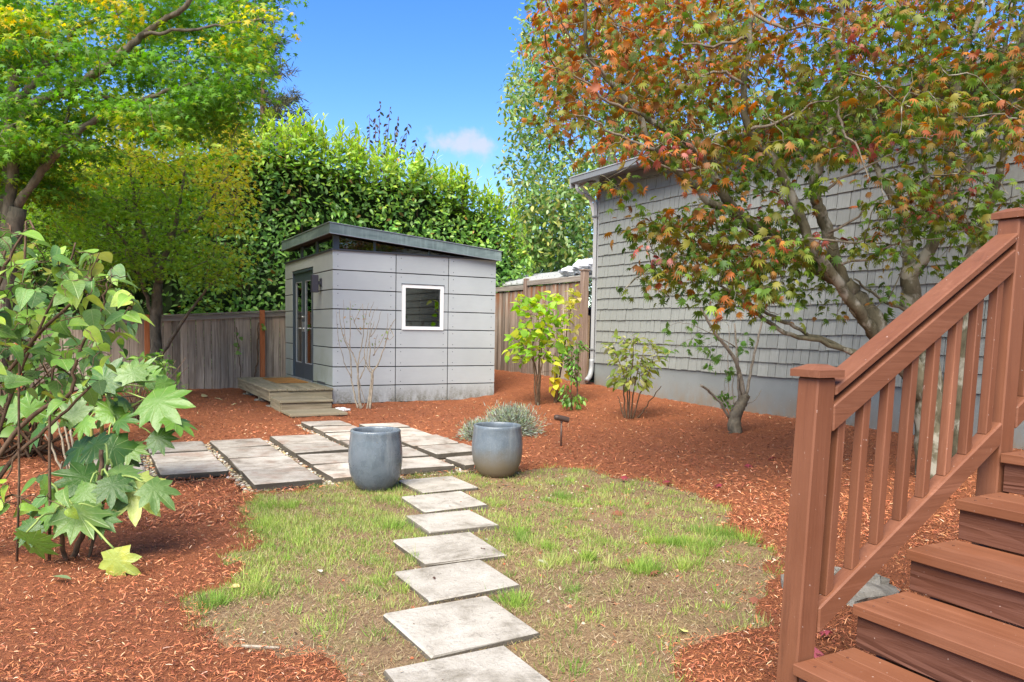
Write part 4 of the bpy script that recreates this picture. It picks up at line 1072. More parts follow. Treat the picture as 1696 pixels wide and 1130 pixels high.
# second, mossy stem behind the upper post
b2 = at(1588, 765, 6.95); b2[2] = float(H(b2[0], b2[1])) + .01
mp2 = thing('maple_tree', tuple(b2), 'slim mossy maple trunk forking behind the upper railing post', 'tree')
tr2 = [px_path([(1588, 770), (1592, 640), (1597, 540), (1602, 450), (1620, 395)], [6.95, 6.9], [.085, .052])]; tr2[0][0][0][2] = b2[2] - .1
lm2 = [px_path([(1620, 396), (1595, 370), (1570, 352), (1545, 320), (1530, 260), (1535, 150), (1520, 40)], [6.9, 6.9], [.04, .012]), px_path([(1620, 396), (1640, 335), (1655, 285), (1668, 220), (1660, 120), (1680, -20)], [6.9, 6.5], [.045, .014])]
for P, R in tr2: Q, S = smooth_path(P, R, 6, .006); obj('trunk', *tube(Q, S, 12, .06), M_BARK_R, mp2, smooth=True)
for P, R in lm2: Q, S = smooth_path(P, R, 5, .006); obj('branch', *tube(Q, S, 8, .05), M_BARK_R, mp2, smooth=True)
UP = [(900, 0), (892, 60), (915, 130), (900, 195), (950, 235), (1000, 250), (1080, 245), (1130, 285), (1200, 320), (1330, 275), (1480, 255), (1600, 255), (1700, 265), (1760, 240), (1760, -60), (900, -60)]
ctr = cen([(UP, 240, 4.8, 5.8), (UP, 800, 5.8, 7.7),
           ([(900, -60), (1760, -60), (1900, -350), (1000, -350)], 110, 4.6, 8), ([(1760, -60), (1760, 300), (2050, 260), (2050, -150)], 70, 5, 7.5),
           ([(1045, 375), (1100, 345), (1180, 335), (1330, 350), (1340, 420), (1290, 490), (1180, 520), (1120, 485), (1040, 480), (1062, 440)], 150, 5.2, 6.6),
           ([(1215, 480), (1300, 430), (1480, 340), (1600, 330), (1640, 360), (1560, 430), (1480, 500), (1380, 530), (1260, 545)], 46, 5.5, 7.0),
           ([(1480, 290), (1700, 280), (1700, 325), (1620, 400), (1540, 390)], 30, 5.4, 6.8), ([(1230, 330), (1330, 280), (1640, 260), (1640, 340), (1400, 350)], 22, 5.2, 7.0), ([(985, 290), (1060, 300), (1100, 330), (1040, 350), (1000, 330)], 5, 5.2, 5.8)])
ctr = ctr[~((ctr[:, 0] > 7.3) & (ctr[:, 2] < 4.6))]
T, A, N, ci = sprays(ctr, 13, .19, .22, .6, .75)
N = np.tile((0, 0, 1.0), (len(T), 1)) + rng.normal(0, .33, N.shape); A = A * (1, 1, .6)
keep = rng.random(len(T)) < .97; T, A, N, ci = T[keep], A[keep], N[keep], ci[keep]
gx_, gy_, gz_ = proj(ctr)
tone = .5 * wob(ctr[:, 0] * 1.6 + 3, ctr[:, 1] * 1.6 + ctr[:, 2] * 1.3, 0, 3) + rng.normal(0, .28, len(ctr)) + np.clip((1180 - gx_) / 1500, -.12, .16) + np.clip((300 - gy_) / 600, -.45, .4) + .06
tt = tone[ci] + rng.normal(0, .25, len(T)) - .02
GREEN = [(.085, .16, .02), (.12, .21, .026), (.055, .11, .016), (.17, .26, .032), (.14, .17, .025)]; OLIVE = [(.20, .15, .022), (.26, .125, .026), (.19, .085, .022), (.20, .20, .026), (.15, .16, .022)]
ORNG = [(.40, .125, .03), (.48, .19, .04), (.30, .085, .03)]; RED = [(.36, .10, .075), (.46, .18, .14), (.22, .05, .04), (.30, .085, .05)]
n = len(T); Cc = pal(GREEN, n); a1 = tt > .10; Cc[a1] = pal(OLIVE, a1.sum()); a1 = tt > .74; Cc[a1] = pal(ORNG, a1.sum())
a1 = (rng.normal(0, .25, len(ctr)) + .4 * wob(ctr[:, 0] * 2.1, ctr[:, 1] * 2 + ctr[:, 2] * 2, 1, 4) > .46)[ci] & (rng.random(n) < .8); Cc[a1] = pal(RED, a1.sum())
S = rng.uniform(.042, .084, n) * rng.uniform(.75, 1.1, n)
own2 = rng.random(len(ctr)) < np.clip((gx_ - 1450) / 500, 0, .5); o2 = own2[ci]
foliage(mp, T_MAPLE, T[~o2], A[~o2], N[~o2], S[~o2], Cc[~o2], M_MAPLE); foliage(mp2, T_MAPLE, T[o2], A[o2], N[o2], S[o2], Cc[o2], M_MAPLE)
FB = [([(1243, 60), (1180, 75), (1120, 70), (1060, 62), (1015, 38)], 5.3), ([(1231, 140), (1190, 116), (1140, 131), (1112, 120)], 5.2), ([(1084, 248), (1030, 228), (985, 200), (950, 190)], 5.0), ([(1240, 217), (1290, 200), (1340, 178), (1390, 160)], 5.2), ([(1386, 160), (1396, 215), (1422, 250), (1440, 300)], 5.3),
      ([(1010, 130), (975, 100), (940, 60), (925, 20)], 5.1), ([(1060, 190), (1010, 170), (960, 130), (905, 110)], 5.1), ([(1578, 200), (1540, 165), (1480, 150), (1430, 140)], 5.6), ([(1350, 320), (1410, 290), (1470, 260), (1520, 230)], 5.6), ([(1300, 415), (1340, 395), (1420, 400), (1480, 370)], 5.7),
      ([(1245, 20), (1300, 50), (1350, 40), (1400, 60)], 5.2), ([(1167, 274), (1120, 285), (1075, 262), (1040, 240)], 5.2), ([(1620, 250), (1580, 230), (1540, 225), (1500, 205)], 5.7), ([(1385, 436), (1440, 430), (1490, 400), (1560, 395)], 6.0), ([(1371, 386), (1420, 360), (1450, 330), (1500, 320)], 6.0)]
for pts, z in FB: P, R = px_path(pts, [z + .15, z - .15], (.013, .003)); Q, S_ = smooth_path(P, R, 4, .008); obj('branch', *tube(Q, S_, 5), M_TWIG2, mp, smooth=True)
joined_tubes(mp, M_BARK_R, twigs_to(dense(limbs), ctr[~own2], .007, .0025, 1.9), 'twigs', 4)
joined_tubes(mp2, M_BARK_R, twigs_to(dense(lm2), ctr[own2], .007, .0025, 2.2), 'twigs', 4)

# ---- large green maple at the left
b3 = at(-20, 700, 9.4); b3[2] = 0.0
gm = thing('maple_tree', tuple(b3), 'large lacy green maple with yellowing leaves leaning over the left of the garden', 'tree')
trg = [px_path([(-20, 720), (-5, 560), (12, 430), (29, 344)], [9.4, 9.2], [.17, .10])]; trg[0][0][0][2] = -.1
lg = [px_path([(29, 344), (64, 293), (105, 242), (159, 197), (207, 177), (261, 156), (318, 137), (370, 120)], [9.2, 8.6], [.055, .012]),
      px_path([(5, 470), (20, 300), (48, 185), (111, 150), (159, 121), (197, 92), (239, 57), (271, 32), (306, 13), (340, -40)], [9.25, 8.2], [.07, .02]),
      px_path([(22, 172), (64, 134), (78, 110), (60, 60), (100, 0)], [9, 9.5], [.05, .02]), px_path([(5, 470), (15, 300), (18, 180), (22, 120), (10, 20), (0, -100)], [9.3, 9.8], [.09, .04]),
      px_path([(64, 293), (70, 255), (105, 215), (120, 140), (118, 110)], [9.2, 9.6], [.03, .012]), px_path([(93, 100), (128, 45), (190, 20), (260, -30)], [9.0, 9.6], [.03, .01]),
      px_path([(111, 150), (170, 160), (240, 170), (300, 190), (350, 215)], [8.9, 9.4], [.025, .008]), px_path([(239, 57), (300, 50), (370, 40), (440, 30)], [8.4, 8.6], [.022, .007])]
for P, R in trg + lg[1:2]: Q, S = smooth_path(P, R, 6, .008); obj('trunk', *tube(Q, S, 10, .04), M_BARK_L, gm, smooth=True)
for P, R in lg[:1] + lg[2:]: Q, S = smooth_path(P, R, 5, .008); obj('branch', *tube(Q, S, 8, .04), M_BARK_L, gm, smooth=True)
pads = cen([([(-60, -40), (470, -40), (462, 30), (440, 55), (425, 110), (418, 160), (398, 178), (330, 190), (240, 205), (150, 225), (60, 265), (-60, 285)], 150, 8.3, 11.0), ([(430, -30), (475, -30), (465, 40), (425, 60)], 4, 8.3, 9.5),
            ([(-60, 230), (60, 250), (120, 260), (60, 330), (40, 420), (-60, 470)], 34, 8.8, 10.5), ([(-250, -40), (-60, -40), (-60, 300), (-250, 300)], 16, 8, 11), ([(-200, -40), (480, -40), (400, -200), (-200, -200)], 24, 8, 11.5),
            ([(260, 165), (398, 165), (398, 200), (300, 215)], 9, 8.2, 9.5), ([(380, 60), (430, 60), (415, 165), (380, 170)], 14, 8.3, 10)])
npd = len(pads); prad = rng.uniform(.35, .75, npd); ptl = rng.normal(0, .16, (npd, 2)); kk = rng.integers(7, 15, npd); pi_ = np.repeat(np.arange(npd), kk); m_ = len(pi_)
aa = rng.uniform(0, 2 * pi, m_); ra = np.sqrt(rng.random(m_)) * prad[pi_]; ox_, oy_ = ra * np.cos(aa), ra * np.sin(aa)
cg = pads[pi_] + np.stack([ox_, oy_, ox_ * ptl[pi_, 0] + oy_ * ptl[pi_, 1] - .22 * ra * ra / prad[pi_] + rng.normal(0, .03, m_)], 1)
px_c, py_c, _ = proj(cg); okc = ~((px_c > 432) & (py_c > 75)) & ~((px_c > 478)); cg = cg[okc]; pi_ = pi_[okc]
T, A, N, ci = sprays(cg, 19, .24, .10, .35, .5)
ptone = rng.normal(0, .22, npd)
qx, qy, qz = proj(cg)
yl = .5 * wob(cg[:, 0] * 1.3, cg[:, 1] * 1.2 + cg[:, 2] * 1.5, 0, 3) + rng.normal(0, .10, len(cg)) + ptone[pi_] + .16 * ((qx < 260) & (qy < 60)) + .14 * ((qx > 370) & (qy > 60)) + .10 * (qx < 90) * (qy < 120) - .13 * (qy > 130) - .19
t2 = yl[ci] + rng.normal(0, .1, len(T)); n = len(T)
Cc = pal([(.11, .25, .026), (.155, .31, .033), (.075, .175, .022)], n); a1 = t2 > .20; Cc[a1] = pal([(.32, .40, .035), (.25, .36, .035)], a1.sum()); a1 = t2 > .48; Cc[a1] = pal([(.60, .50, .04), (.62, .42, .04), (.48, .46, .04)], a1.sum())
foliage(gm, T_LACE, T, A, N, rng.uniform(.055, .10, n), Cc, n_obj=0)
joined_tubes(gm, M_BARK_L, twigs_to(dense(lg), cg[::2], .007, .002, 2.2), 'twigs', 3, 2)

# ---- small maple before the left fence
b4 = ony(262, 640, 14.4); b4[2] = 0.02
sm = thing('maple_tree', tuple(b4), 'small green maple with a low fork growing in front of the grey fence', 'tree')
Zt = float((b4 - CAM) @ fwd)
trs = [px_path([(262, 662), (258, 590), (259, 520), (262, 470)], [Zt], [.11, .075])]; trs[0][0][0][2] = -.1
ls = [px_path([(262, 470), (250, 420), (232, 370), (220, 320), (215, 270)], [Zt, Zt - .6], [.06, .015]), px_path([(262, 472), (275, 420), (290, 370), (300, 320), (310, 260)], [Zt, Zt - .3], [.06, .015]),
      px_path([(264, 600), (275, 575), (305, 530), (344, 478), (375, 440)], [Zt, Zt - .5], [.04, .012]), px_path([(255, 530), (235, 470), (215, 420), (190, 380), (150, 355), (90, 345)], [Zt, Zt - .8], [.035, .01]),
      px_path([(280, 400), (320, 370), (350, 330), (380, 290)], [Zt, Zt + .3], [.03, .01])]
for P, R in trs: Q, S = smooth_path(P, R, 5, .006); obj('trunk', *tube(Q, S, 10, .05), M_BARK_L, sm, smooth=True)
for P, R in ls: Q, S = smooth_path(P, R, 5, .01); obj('branch', *tube(Q, S, 7, .05), M_BARK_L, sm, smooth=True)
cs_ = cen([([(55, 340), (100, 285), (170, 225), (230, 190), (300, 200), (345, 180), (385, 205), (400, 240), (392, 300), (395, 360), (385, 420), (345, 470), (300, 450), (235, 455), (190, 440), (120, 410), (60, 375)], 620, Zt - 1.5, Zt + 1.0),
           ([(40, 330), (160, 260), (200, 330), (120, 400), (40, 400)], 120, Zt - 1.5, Zt + .5), ([(150, 150), (390, 130), (400, 200), (150, 230)], 90, Zt - 1.2, Zt + 1), ([(330, 425), (398, 400), (375, 490), (330, 510)], 26, Zt - 1.2, Zt), ([(110, 400), (200, 425), (195, 480), (130, 470)], 26, Zt - 1.2, Zt), ([(200, 440), (240, 450), (215, 500)], 8, Zt - 1, Zt)])
T, A, N, ci = sprays(cs_, 23, .42, .08, .35, .45); n = len(T); qx, qy, _ = proj(cs_)
yl = .5 * wob(cs_[:, 0] * 1.5 + 5, cs_[:, 2] * 1.8, 0, 3) + rng.normal(0, .2, len(cs_)) - .1 + .36 * (qx > 350) + .03 * (qy < 300) + .08 * (qx < 130); t2 = yl[ci] + rng.normal(0, .1, n)
Cc = pal([(.20, .35, .035), (.26, .40, .04), (.14, .27, .03)], n); a1 = t2 > .22; Cc[a1] = pal([(.42, .48, .04), (.34, .44, .04)], a1.sum()); a1 = t2 > .5; Cc[a1] = pal([(.60, .52, .05), (.54, .40, .06), (.52, .52, .05)], a1.sum())
foliage(sm, T_LACE, T, A, N, rng.uniform(.06, .09, n), Cc, n_obj=0)
joined_tubes(sm, M_BARK_L, twigs_to(dense(ls), cs_, .009, .003, 2.5), 'twigs', 4)

# ---- laurel hedge
hg = thing('laurel_hedge', (3.0, 17.6, 0), 'tall bright green laurel hedge rising behind the grey shed', 'hedge')
HPX = [-9, -4, 0, 2.6, 3.3, 3.8, 4.4, 5.4, 6.4, 7.6, 8.1, 8.5, 8.9, 9.3, 9.7, 10.0]; HPZ = [4.7, 4.8, 5.0, 5.25, 5.3, 5.5, 5.2, 5.15, 5.05, 4.95, 4.7, 4.5, 4.2, 3.6, 2.9, 1.2]
def htop(x): return np.interp(x, HPX, HPZ) + .10 * np.sin(x * 3.1) + .07 * np.sin(x * 7.3 + 1)
def hface(x, z): return 16.55 + .22 * wob(x * 2.2, z * 2.2, 0, 4)
n = 18000
X = np.concatenate([rng.uniform(1.5, 9.95, 13500), rng.uniform(-8.5, 1.5, 4500)]); Zq = htop(X) * rng.uniform(0.03, 1, n) ** .85
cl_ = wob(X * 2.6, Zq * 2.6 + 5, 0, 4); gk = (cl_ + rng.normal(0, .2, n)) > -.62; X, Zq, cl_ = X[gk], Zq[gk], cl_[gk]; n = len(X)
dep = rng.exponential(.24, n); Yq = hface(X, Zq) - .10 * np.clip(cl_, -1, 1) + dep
T = np.stack([X, Yq, Zq], 1)
A = np.stack([rng.normal(0, .6, n), -.45 + rng.normal(0, .4, n), .05 + rng.normal(0, .5, n)], 1); N = np.stack([rng.normal(0, .45, n), -.65 + rng.normal(0, .4, n), .7 + rng.normal(0, .4, n)], 1)
rel = Zq / htop(X)
Cc = pal([(.12, .25, .045), (.17, .33, .055), (.085, .185, .04), (.24, .40, .09)], n); a1 = (rel + rng.normal(0, .12, n) > .84); Cc[a1] = pal([(.24, .38, .04), (.19, .33, .04), (.30, .42, .05)], a1.sum())
Cc[rng.random(n) < .012] = (.40, .22, .06)
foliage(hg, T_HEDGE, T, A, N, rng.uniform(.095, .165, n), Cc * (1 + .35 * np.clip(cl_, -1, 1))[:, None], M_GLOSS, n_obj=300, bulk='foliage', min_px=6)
# upright shoots along the top
sp, ST = [], []
for i in range(430):
    x = rng.uniform(-4, 9.4) if i > 240 else rng.uniform(2.3, 9.3); y = 16.6 + rng.uniform(0, 1.3); z0 = float(htop(x)) - .85; h = rng.uniform(.8, 1.4) * (1.0 if x < 6 else .85)
    d = np.array((rng.normal(0, .13), rng.normal(-.05, .13), 1.0)); base = np.array((x, y, z0)); k = rng.integers(13, 20)
    sp.append(([base, base + d * h * .5 + rng.normal(0, .02, 3), base + d * h], [.008, .006, .003]))
    for j in range(k):
        t = (j + .5) / k; az = j * 2.4 + rng.normal(0, .3); ST.append((base + d * h * t, np.array((cos(az) * (1 - .55 * t), sin(az) * (1 - .55 * t), .25 + 1.0 * t)), t))
T = np.array([s[0] for s in ST]); A = np.array([s[1] for s in ST]); n = len(T); tq = np.array([s[2] for s in ST])
N = np.stack([-A[:, 0] * .8, -A[:, 1] * .8, np.ones(n) * .9], 1) + rng.normal(0, .15, (n, 3))
Cc = pal([(.15, .28, .035), (.20, .34, .04)], n); a1 = tq + rng.normal(0, .15, n) > .45; Cc[a1] = pal([(.34, .47, .05), (.28, .43, .05), (.42, .52, .07)], a1.sum())
foliage(hg, [blade_leaf(.17, .25, .2, HO), blade_leaf(.15, .3, .4, HO)], T, A, N, rng.uniform(.14, .22, n), Cc, M_LEAF, n_obj=0, bulk='shoots')
joined_tubes(hg, M_STEM, sp, 'shoot_stems', 4, 2)
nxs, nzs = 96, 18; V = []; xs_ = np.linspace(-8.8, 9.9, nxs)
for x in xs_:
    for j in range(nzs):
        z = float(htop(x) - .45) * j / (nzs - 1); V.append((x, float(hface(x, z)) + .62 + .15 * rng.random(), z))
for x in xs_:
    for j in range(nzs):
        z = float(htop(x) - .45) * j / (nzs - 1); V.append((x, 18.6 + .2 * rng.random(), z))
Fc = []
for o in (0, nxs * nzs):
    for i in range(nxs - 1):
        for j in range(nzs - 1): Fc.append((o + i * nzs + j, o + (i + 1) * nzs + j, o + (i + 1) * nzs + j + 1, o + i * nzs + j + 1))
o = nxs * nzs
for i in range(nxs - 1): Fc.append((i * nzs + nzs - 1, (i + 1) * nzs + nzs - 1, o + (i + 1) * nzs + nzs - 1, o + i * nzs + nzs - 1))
obj('dark_backing', V, Fc, simple('painted_hedge_shade', (.022, .035, .012), .9, .1, 0, .8, 14), hg, kind='stuff')  # solid backing shell; shade inside the hedge is put into its dark colour
hb = []
for i in range(60):
    x = rng.uniform(-3, 9.4); z = rng.uniform(.4, 3.6); y = 16.7 + rng.uniform(.1, .5); hb.append(([(x, y + .3, z), (x + rng.normal(0, .15), y + .1, z + .5), (x + rng.normal(0, .3), y - .05, z + 1.0)], [.02, .014, .006]))
joined_tubes(hg, M_STEM, hb, 'branches', 5)

# ---- background trees
def far_tree(label, base, trunk, limbs, C, per, R, flat, size, cols, mat=M_LEAF, tm=T_OVAL, bark_m=M_BARK_L, jit=.6, name='tree', w=None):
    t = thing(name, tuple(base), label, 'tree')
    Q, S = smooth_path(trunk[0], trunk[1], 5, .02); obj('trunk', *tube(Q, S, 9, .03), bark_m, t, smooth=True)
    if limbs: joined_tubes(t, bark_m, limbs, 'limbs', 6)
    T, A, N, ci = sprays(C, per, R, flat, jit, .4); n = len(T); foliage(t, tm, T, A, N, rng.uniform(*size, n), pal(cols, n, .25, w), mat, n_obj=0)
    joined_tubes(t, bark_m, twigs_to(dense([trunk] + limbs), C, .012, .004, 4), 'twigs', 3, 2); return t
bb = at(1010, 470, 24.0); bb[2] = 0
tk = ([bb, at(1010, 300, 24), at(1025, 120, 24), at(1040, -120, 24)], [.2, .15, .1, .04])
cb_ = cen([([(848, 190), (862, 110), (880, 40), (900, -40), (1100, -60), (1120, 260), (985, 290), (988, 445), (855, 445), (838, 370), (848, 330), (838, 270)], 420, 22, 26), ([(850, 300), (990, 290), (990, 445), (835, 445), (832, 390)], 150, 21.5, 24),
           ([(1100, -40), (1260, -40), (1260, 200), (1120, 260)], 80, 22, 26), ([(835, 280), (855, 150), (880, 60), (900, 60), (870, 300)], 25, 22, 25)])
lb = [([at(1010, y, 24), at(1010 - dx * .5, y - 60, 24), at(1010 - dx, y - dy, 23.5)], [.06, .04, .012]) for y, dx, dy in [(400, 110, 100), (330, 120, 160), (250, 110, 170), (380, -80, 120), (300, 60, 200), (200, 90, 180)]]
far_tree('pale green birch with small airy leaves rising behind the house corner', bb, tk, lb, cb_, 30, .5, .7, (.13, .20), [(.14, .25, .05), (.19, .31, .07), (.10, .19, .04), (.28, .36, .14), (.34, .34, .08)], M_GLOSS, T_OVAL, M_TWIG, .9, 'birch_tree')
for lab, pxs, Zd, cols in [('dark green broadleaf tree standing behind the white carport roof', (845, 925, 395, 470), 27, [(.04, .09, .025), (.06, .12, .03), (.10, .16, .05)]),
                          ('mid green bushy tree between the carport and the house corner', (915, 1000, 380, 480), 29, [(.05, .10, .03), (.09, .14, .05), (.16, .2, .08)])]:
    x0, x1, y0, y1 = pxs; bs = at((x0 + x1) / 2, 500, Zd); bs[2] = 0; tp = at((x0 + x1) / 2, y0 + 10, Zd)
    far_tree(lab, bs, ([bs, (bs + tp) / 2, tp], [.2, .14, .04]), [], cen([([(x0 - 20, y0 + 25), ((x0 + x1) / 2, y0 - 10), (x1 + 20, y0 + 25), (x1 + 15, y1 + 30), (x0 - 15, y1 + 30)], 150, Zd - 1.3, Zd + 1.3)]), 26, .5, .6, (.10, .17), cols, M_GLOSS)
# conifer
cbs = at(432, 560, 27.0); cbs[2] = 0; ctp = at(436, 20, 27.0)
cf_ = thing('conifer_tree', tuple(cbs), 'thin dark conifer with drooping boughs standing beyond the hedge', 'tree')
obj('trunk', *tube([cbs, (cbs + ctp) / 2, ctp], [.25, .15, .03], 8), M_STEM, cf_, smooth=True)
lt, T, A = [], [], []
for i in range(74):
    t = rng.uniform(.42, 1.0); c = cbs + (ctp - cbs) * t; az = rng.uniform(0, 2 * pi); L = (1.02 - t) * 3.6 + .35
    d = np.array((cos(az), sin(az), .1)); e = c + d * L + np.array((0, 0, .1 * L)); md = c + d * L * .5 + np.array((0, 0, -.06 * L)); lt.append(([c, md, e], [.03, .018, .006]))
    for s in np.linspace(.15, 1, int(16 + 22 * L)):
        p = (1 - s) ** 2 * c + 2 * s * (1 - s) * md + s * s * e
        for k in range(3): T.append(p + rng.normal(0, .07, 3)); A.append(d * .5 + rng.normal(0, .5, 3) + np.array((0, 0, -.1)))
T = np.array(T); A = np.array(A); n = len(T); foliage(cf_, T_NEEDLE, T, A, rdir(n, 0, 1), rng.uniform(.18, .34, n), pal([(.07, .085, .045), (.10, .11, .055), (.12, .10, .06), (.05, .065, .035)], n, .25), M_DRY, n_obj=0)
joined_tubes(cf_, M_STEM, lt, 'boughs', 4)
# dark leaved sapling tops behind the hedge
ds = thing('plum_tree', (6.2, 19.2, 0), 'dark purple leaved sapling with upright twigs poking above the hedge', 'tree')
pth, T, A = [], [], []
dz = float((np.array((6.2, 19.2, 3)) - CAM) @ fwd)
for tx, ty in [(602, 235), (622, 196), (640, 205), (630, 168), (646, 178), (660, 192), (676, 205), (588, 215), (612, 190), (690, 228), (706, 236), (718, 250), (570, 222), (655, 215), (668, 225)]:
    a = np.array((6.2, 19.2, 2.5)); e = at(tx, ty, dz + rng.uniform(-.4, .4)); md = (a + e) / 2 + np.array((rng.normal(0, .15), 0, .2)); md[0] = e[0] * .75 + a[0] * .25
    pth.append(([a, md, e], [.03, .018, .004]))
    for s in np.linspace(.55, 1, 22):
        p = (1 - s) ** 2 * a + 2 * s * (1 - s) * md + s * s * e
        T.append(p); az = rng.uniform(0, 2 * pi); A.append((cos(az) * .7, sin(az) * .7, -.5 + rng.normal(0, .3)))
T = np.array(T); A = np.array(A); n = len(T); foliage(ds, T_OVAL, T, A, rdir(n, 0, 1), rng.uniform(.10, .16, n), pal([(.07, .05, .045), (.10, .07, .05), (.06, .075, .035), (.045, .035, .04)], n), M_LEAF, n_obj=0)
obj('trunk', *tube([(6.2, 19.2, -.1), (6.2, 19.2, 1.3), (6.2, 19.2, 2.6)], [.09, .07, .05], 8), M_STEM, ds, smooth=True); joined_tubes(ds, M_STEM, pth, 'twigs', 4)

# ---- shrubs of the mulch beds
def k7(x, y): return (840 + x / 4.913, 470 + y / 4.913)
def shrub(name, label, base_px, Zb, stem_pts, poly, n, size, cols, mat=M_LEAF, tm=T_HEART, dz_=.35, r=(.016, .006), bark_m=M_STEM, cat='shrub', w=None, droop=.6, jit=.45):
    b = at(*base_px, Zb); b[2] = float(H(b[0], b[1])) + .01
    t = thing(name, tuple(b), label, cat); paths = []
    for pts in stem_pts:
        P, R = px_path(pts, [Zb, Zb + rng.uniform(-dz_, dz_)], r); P[0][2] = min(P[0][2], b[2] - .02); paths.append((P, R))
    stems(t, bark_m, paths, 'stem', 6, .006)
    P = sample_poly(poly, n) if n else np.zeros((0, 2)); T = np.array([at(p[0], p[1], Zb + rng.uniform(-dz_, dz_)) for p in P])
    if n:
        o = T - (b + np.array((0, 0, .5))); o[:, 2] *= .4; o /= np.linalg.norm(o, axis=1)[:, None] + 1e-6
        A, N = leaf_frames(n, o, droop, 1.0, jit); S = rng.uniform(*size, n)
        foliage(t, tm, T, A, N, S, pal(cols, n, .2, w), mat, n_obj=300, bulk='foliage', min_px=3)
        joined_tubes(t, bark_m, twigs_to(dense(paths), T[rng.random(n) < .6], .005, .002, .8), 'twigs', 3, 2)
    return t, paths
LIME = [(.32, .48, .045), (.24, .41, .045), (.40, .52, .06), (.18, .34, .04), (.50, .52, .06)]
Zs = 12.0
shrub('lime_shrub', 'tall lime green shrub on bare lower stems before the brown fence', (891, 678), Zs,
      [[k7(250, 1020), k7(245, 850), k7(235, 700), k7(180, 560), k7(120, 430)], [k7(262, 1020), k7(262, 800), k7(255, 640), k7(270, 420), k7(300, 250)], [k7(240, 1010), k7(225, 800), k7(215, 640), k7(210, 450), k7(190, 250)], [k7(255, 1010), k7(270, 760), k7(265, 600), k7(310, 400), k7(370, 250)], [k7(245, 1000), k7(250, 840), k7(300, 600), k7(380, 480)]],
      [k7(*p) for p in [(75, 95), (180, 95), (240, 130), (330, 48), (430, 110), (470, 300), (440, 470), (420, 640), (350, 730), (330, 640), (200, 640), (110, 650), (5, 600), (5, 450), (60, 350), (120, 300), (70, 190)]], 300, (.10, .155), LIME)
shrub('yellow_leaved_shrub', 'slender shrub with pale yellow rounded leaves against the fence post', (925, 672), 12.2,
      [[k7(415, 1000), k7(420, 800), k7(460, 560), k7(500, 300), k7(540, 60)], [k7(425, 1000), k7(410, 850), k7(400, 700), k7(390, 560)]],
      [k7(*p) for p in [(440, 150), (500, 30), (585, 5), (590, 380), (550, 480), (480, 600), (440, 400)]], 75, (.08, .125), [(.55, .50, .12), (.45, .46, .06), (.60, .48, .22), (.35, .42, .05)])
shrub('yellow_leaved_shrub', 'few golden yellow leaves low on thin stems beside the lime shrub', (917, 680), 12.1, [[k7(385, 1000), k7(390, 850), k7(400, 750)], [k7(400, 1000), k7(395, 800), k7(430, 650)]],
      [k7(*p) for p in [(340, 760), (380, 720), (480, 680), (500, 720), (420, 800), (400, 870), (360, 870)]], 16, (.09, .13), [(.60, .45, .03), (.55, .50, .05)])
shrub('evergreen_shrub', 'narrow upright green shrub with small dense leaves by the fence post', (951, 668), 12.0, [[k7(575, 900), k7(560, 760), k7(530, 620), k7(520, 540)], [k7(570, 900), k7(575, 700), k7(590, 560), k7(640, 490)], [k7(520, 900), k7(515, 760), k7(490, 620)]],
      [k7(*p) for p in [(440, 570), (560, 470), (650, 485), (640, 540), (590, 570), (585, 680), (600, 760), (580, 830), (530, 800), (480, 690)]], 240, (.05, .085), [(.09, .22, .03), (.13, .28, .035), (.06, .15, .025), (.2, .33, .05)], M_GLOSS, T_OVAL, .25, (.01, .005))
shrub('evergreen_sapling', 'small glossy green sapling on a single short stem in the mulch', (947, 686), 11.4, [[k7(530, 1070), k7(528, 980), k7(520, 900), k7(480, 840)], [k7(530, 1060), k7(530, 980), k7(580, 930), k7(630, 920)]],
      [k7(*p) for p in [(425, 920), (450, 800), (500, 820), (520, 900), (580, 900), (650, 930), (600, 985), (545, 1010), (450, 980)]], 120, (.055, .09), [(.11, .24, .03), (.16, .32, .045), (.07, .16, .025)], M_GLOSS, T_OVAL, .2, (.012, .006))
def k3(x, y): return (780 + x / 3.14, 400 + y / 3.14)
shrub('variegated_shrub', 'rounded shrub with cream edged pale green leaves before the house foundation', (1044, 700), 10.4,
      [[k3(805, 945), k3(795, 800), k3(790, 680), k3(750, 580)], [k3(820, 945), k3(825, 760), k3(840, 640), k3(850, 520)], [k3(835, 945), k3(870, 820), k3(910, 720), k3(950, 600)], [k3(828, 945), k3(850, 760), k3(880, 640), k3(910, 540)], [k3(845, 948), k3(890, 890), k3(940, 820), k3(990, 752)], [k3(812, 945), k3(780, 860), k3(762, 805)], [k3(815, 945), k3(812, 700), k3(800, 560)]],
      [k3(*p) for p in [(702, 540), (760, 500), (830, 478), (900, 500), (1010, 520), (985, 640), (960, 680), (905, 760), (820, 745), (720, 775), (745, 640)]], 300, (.09, .14), [(.30, .34, .10), (.22, .30, .06), (.42, .40, .20), (.16, .22, .05), (.36, .40, .08)], M_LEAF, T_OVAL, .32, (.012, .005))
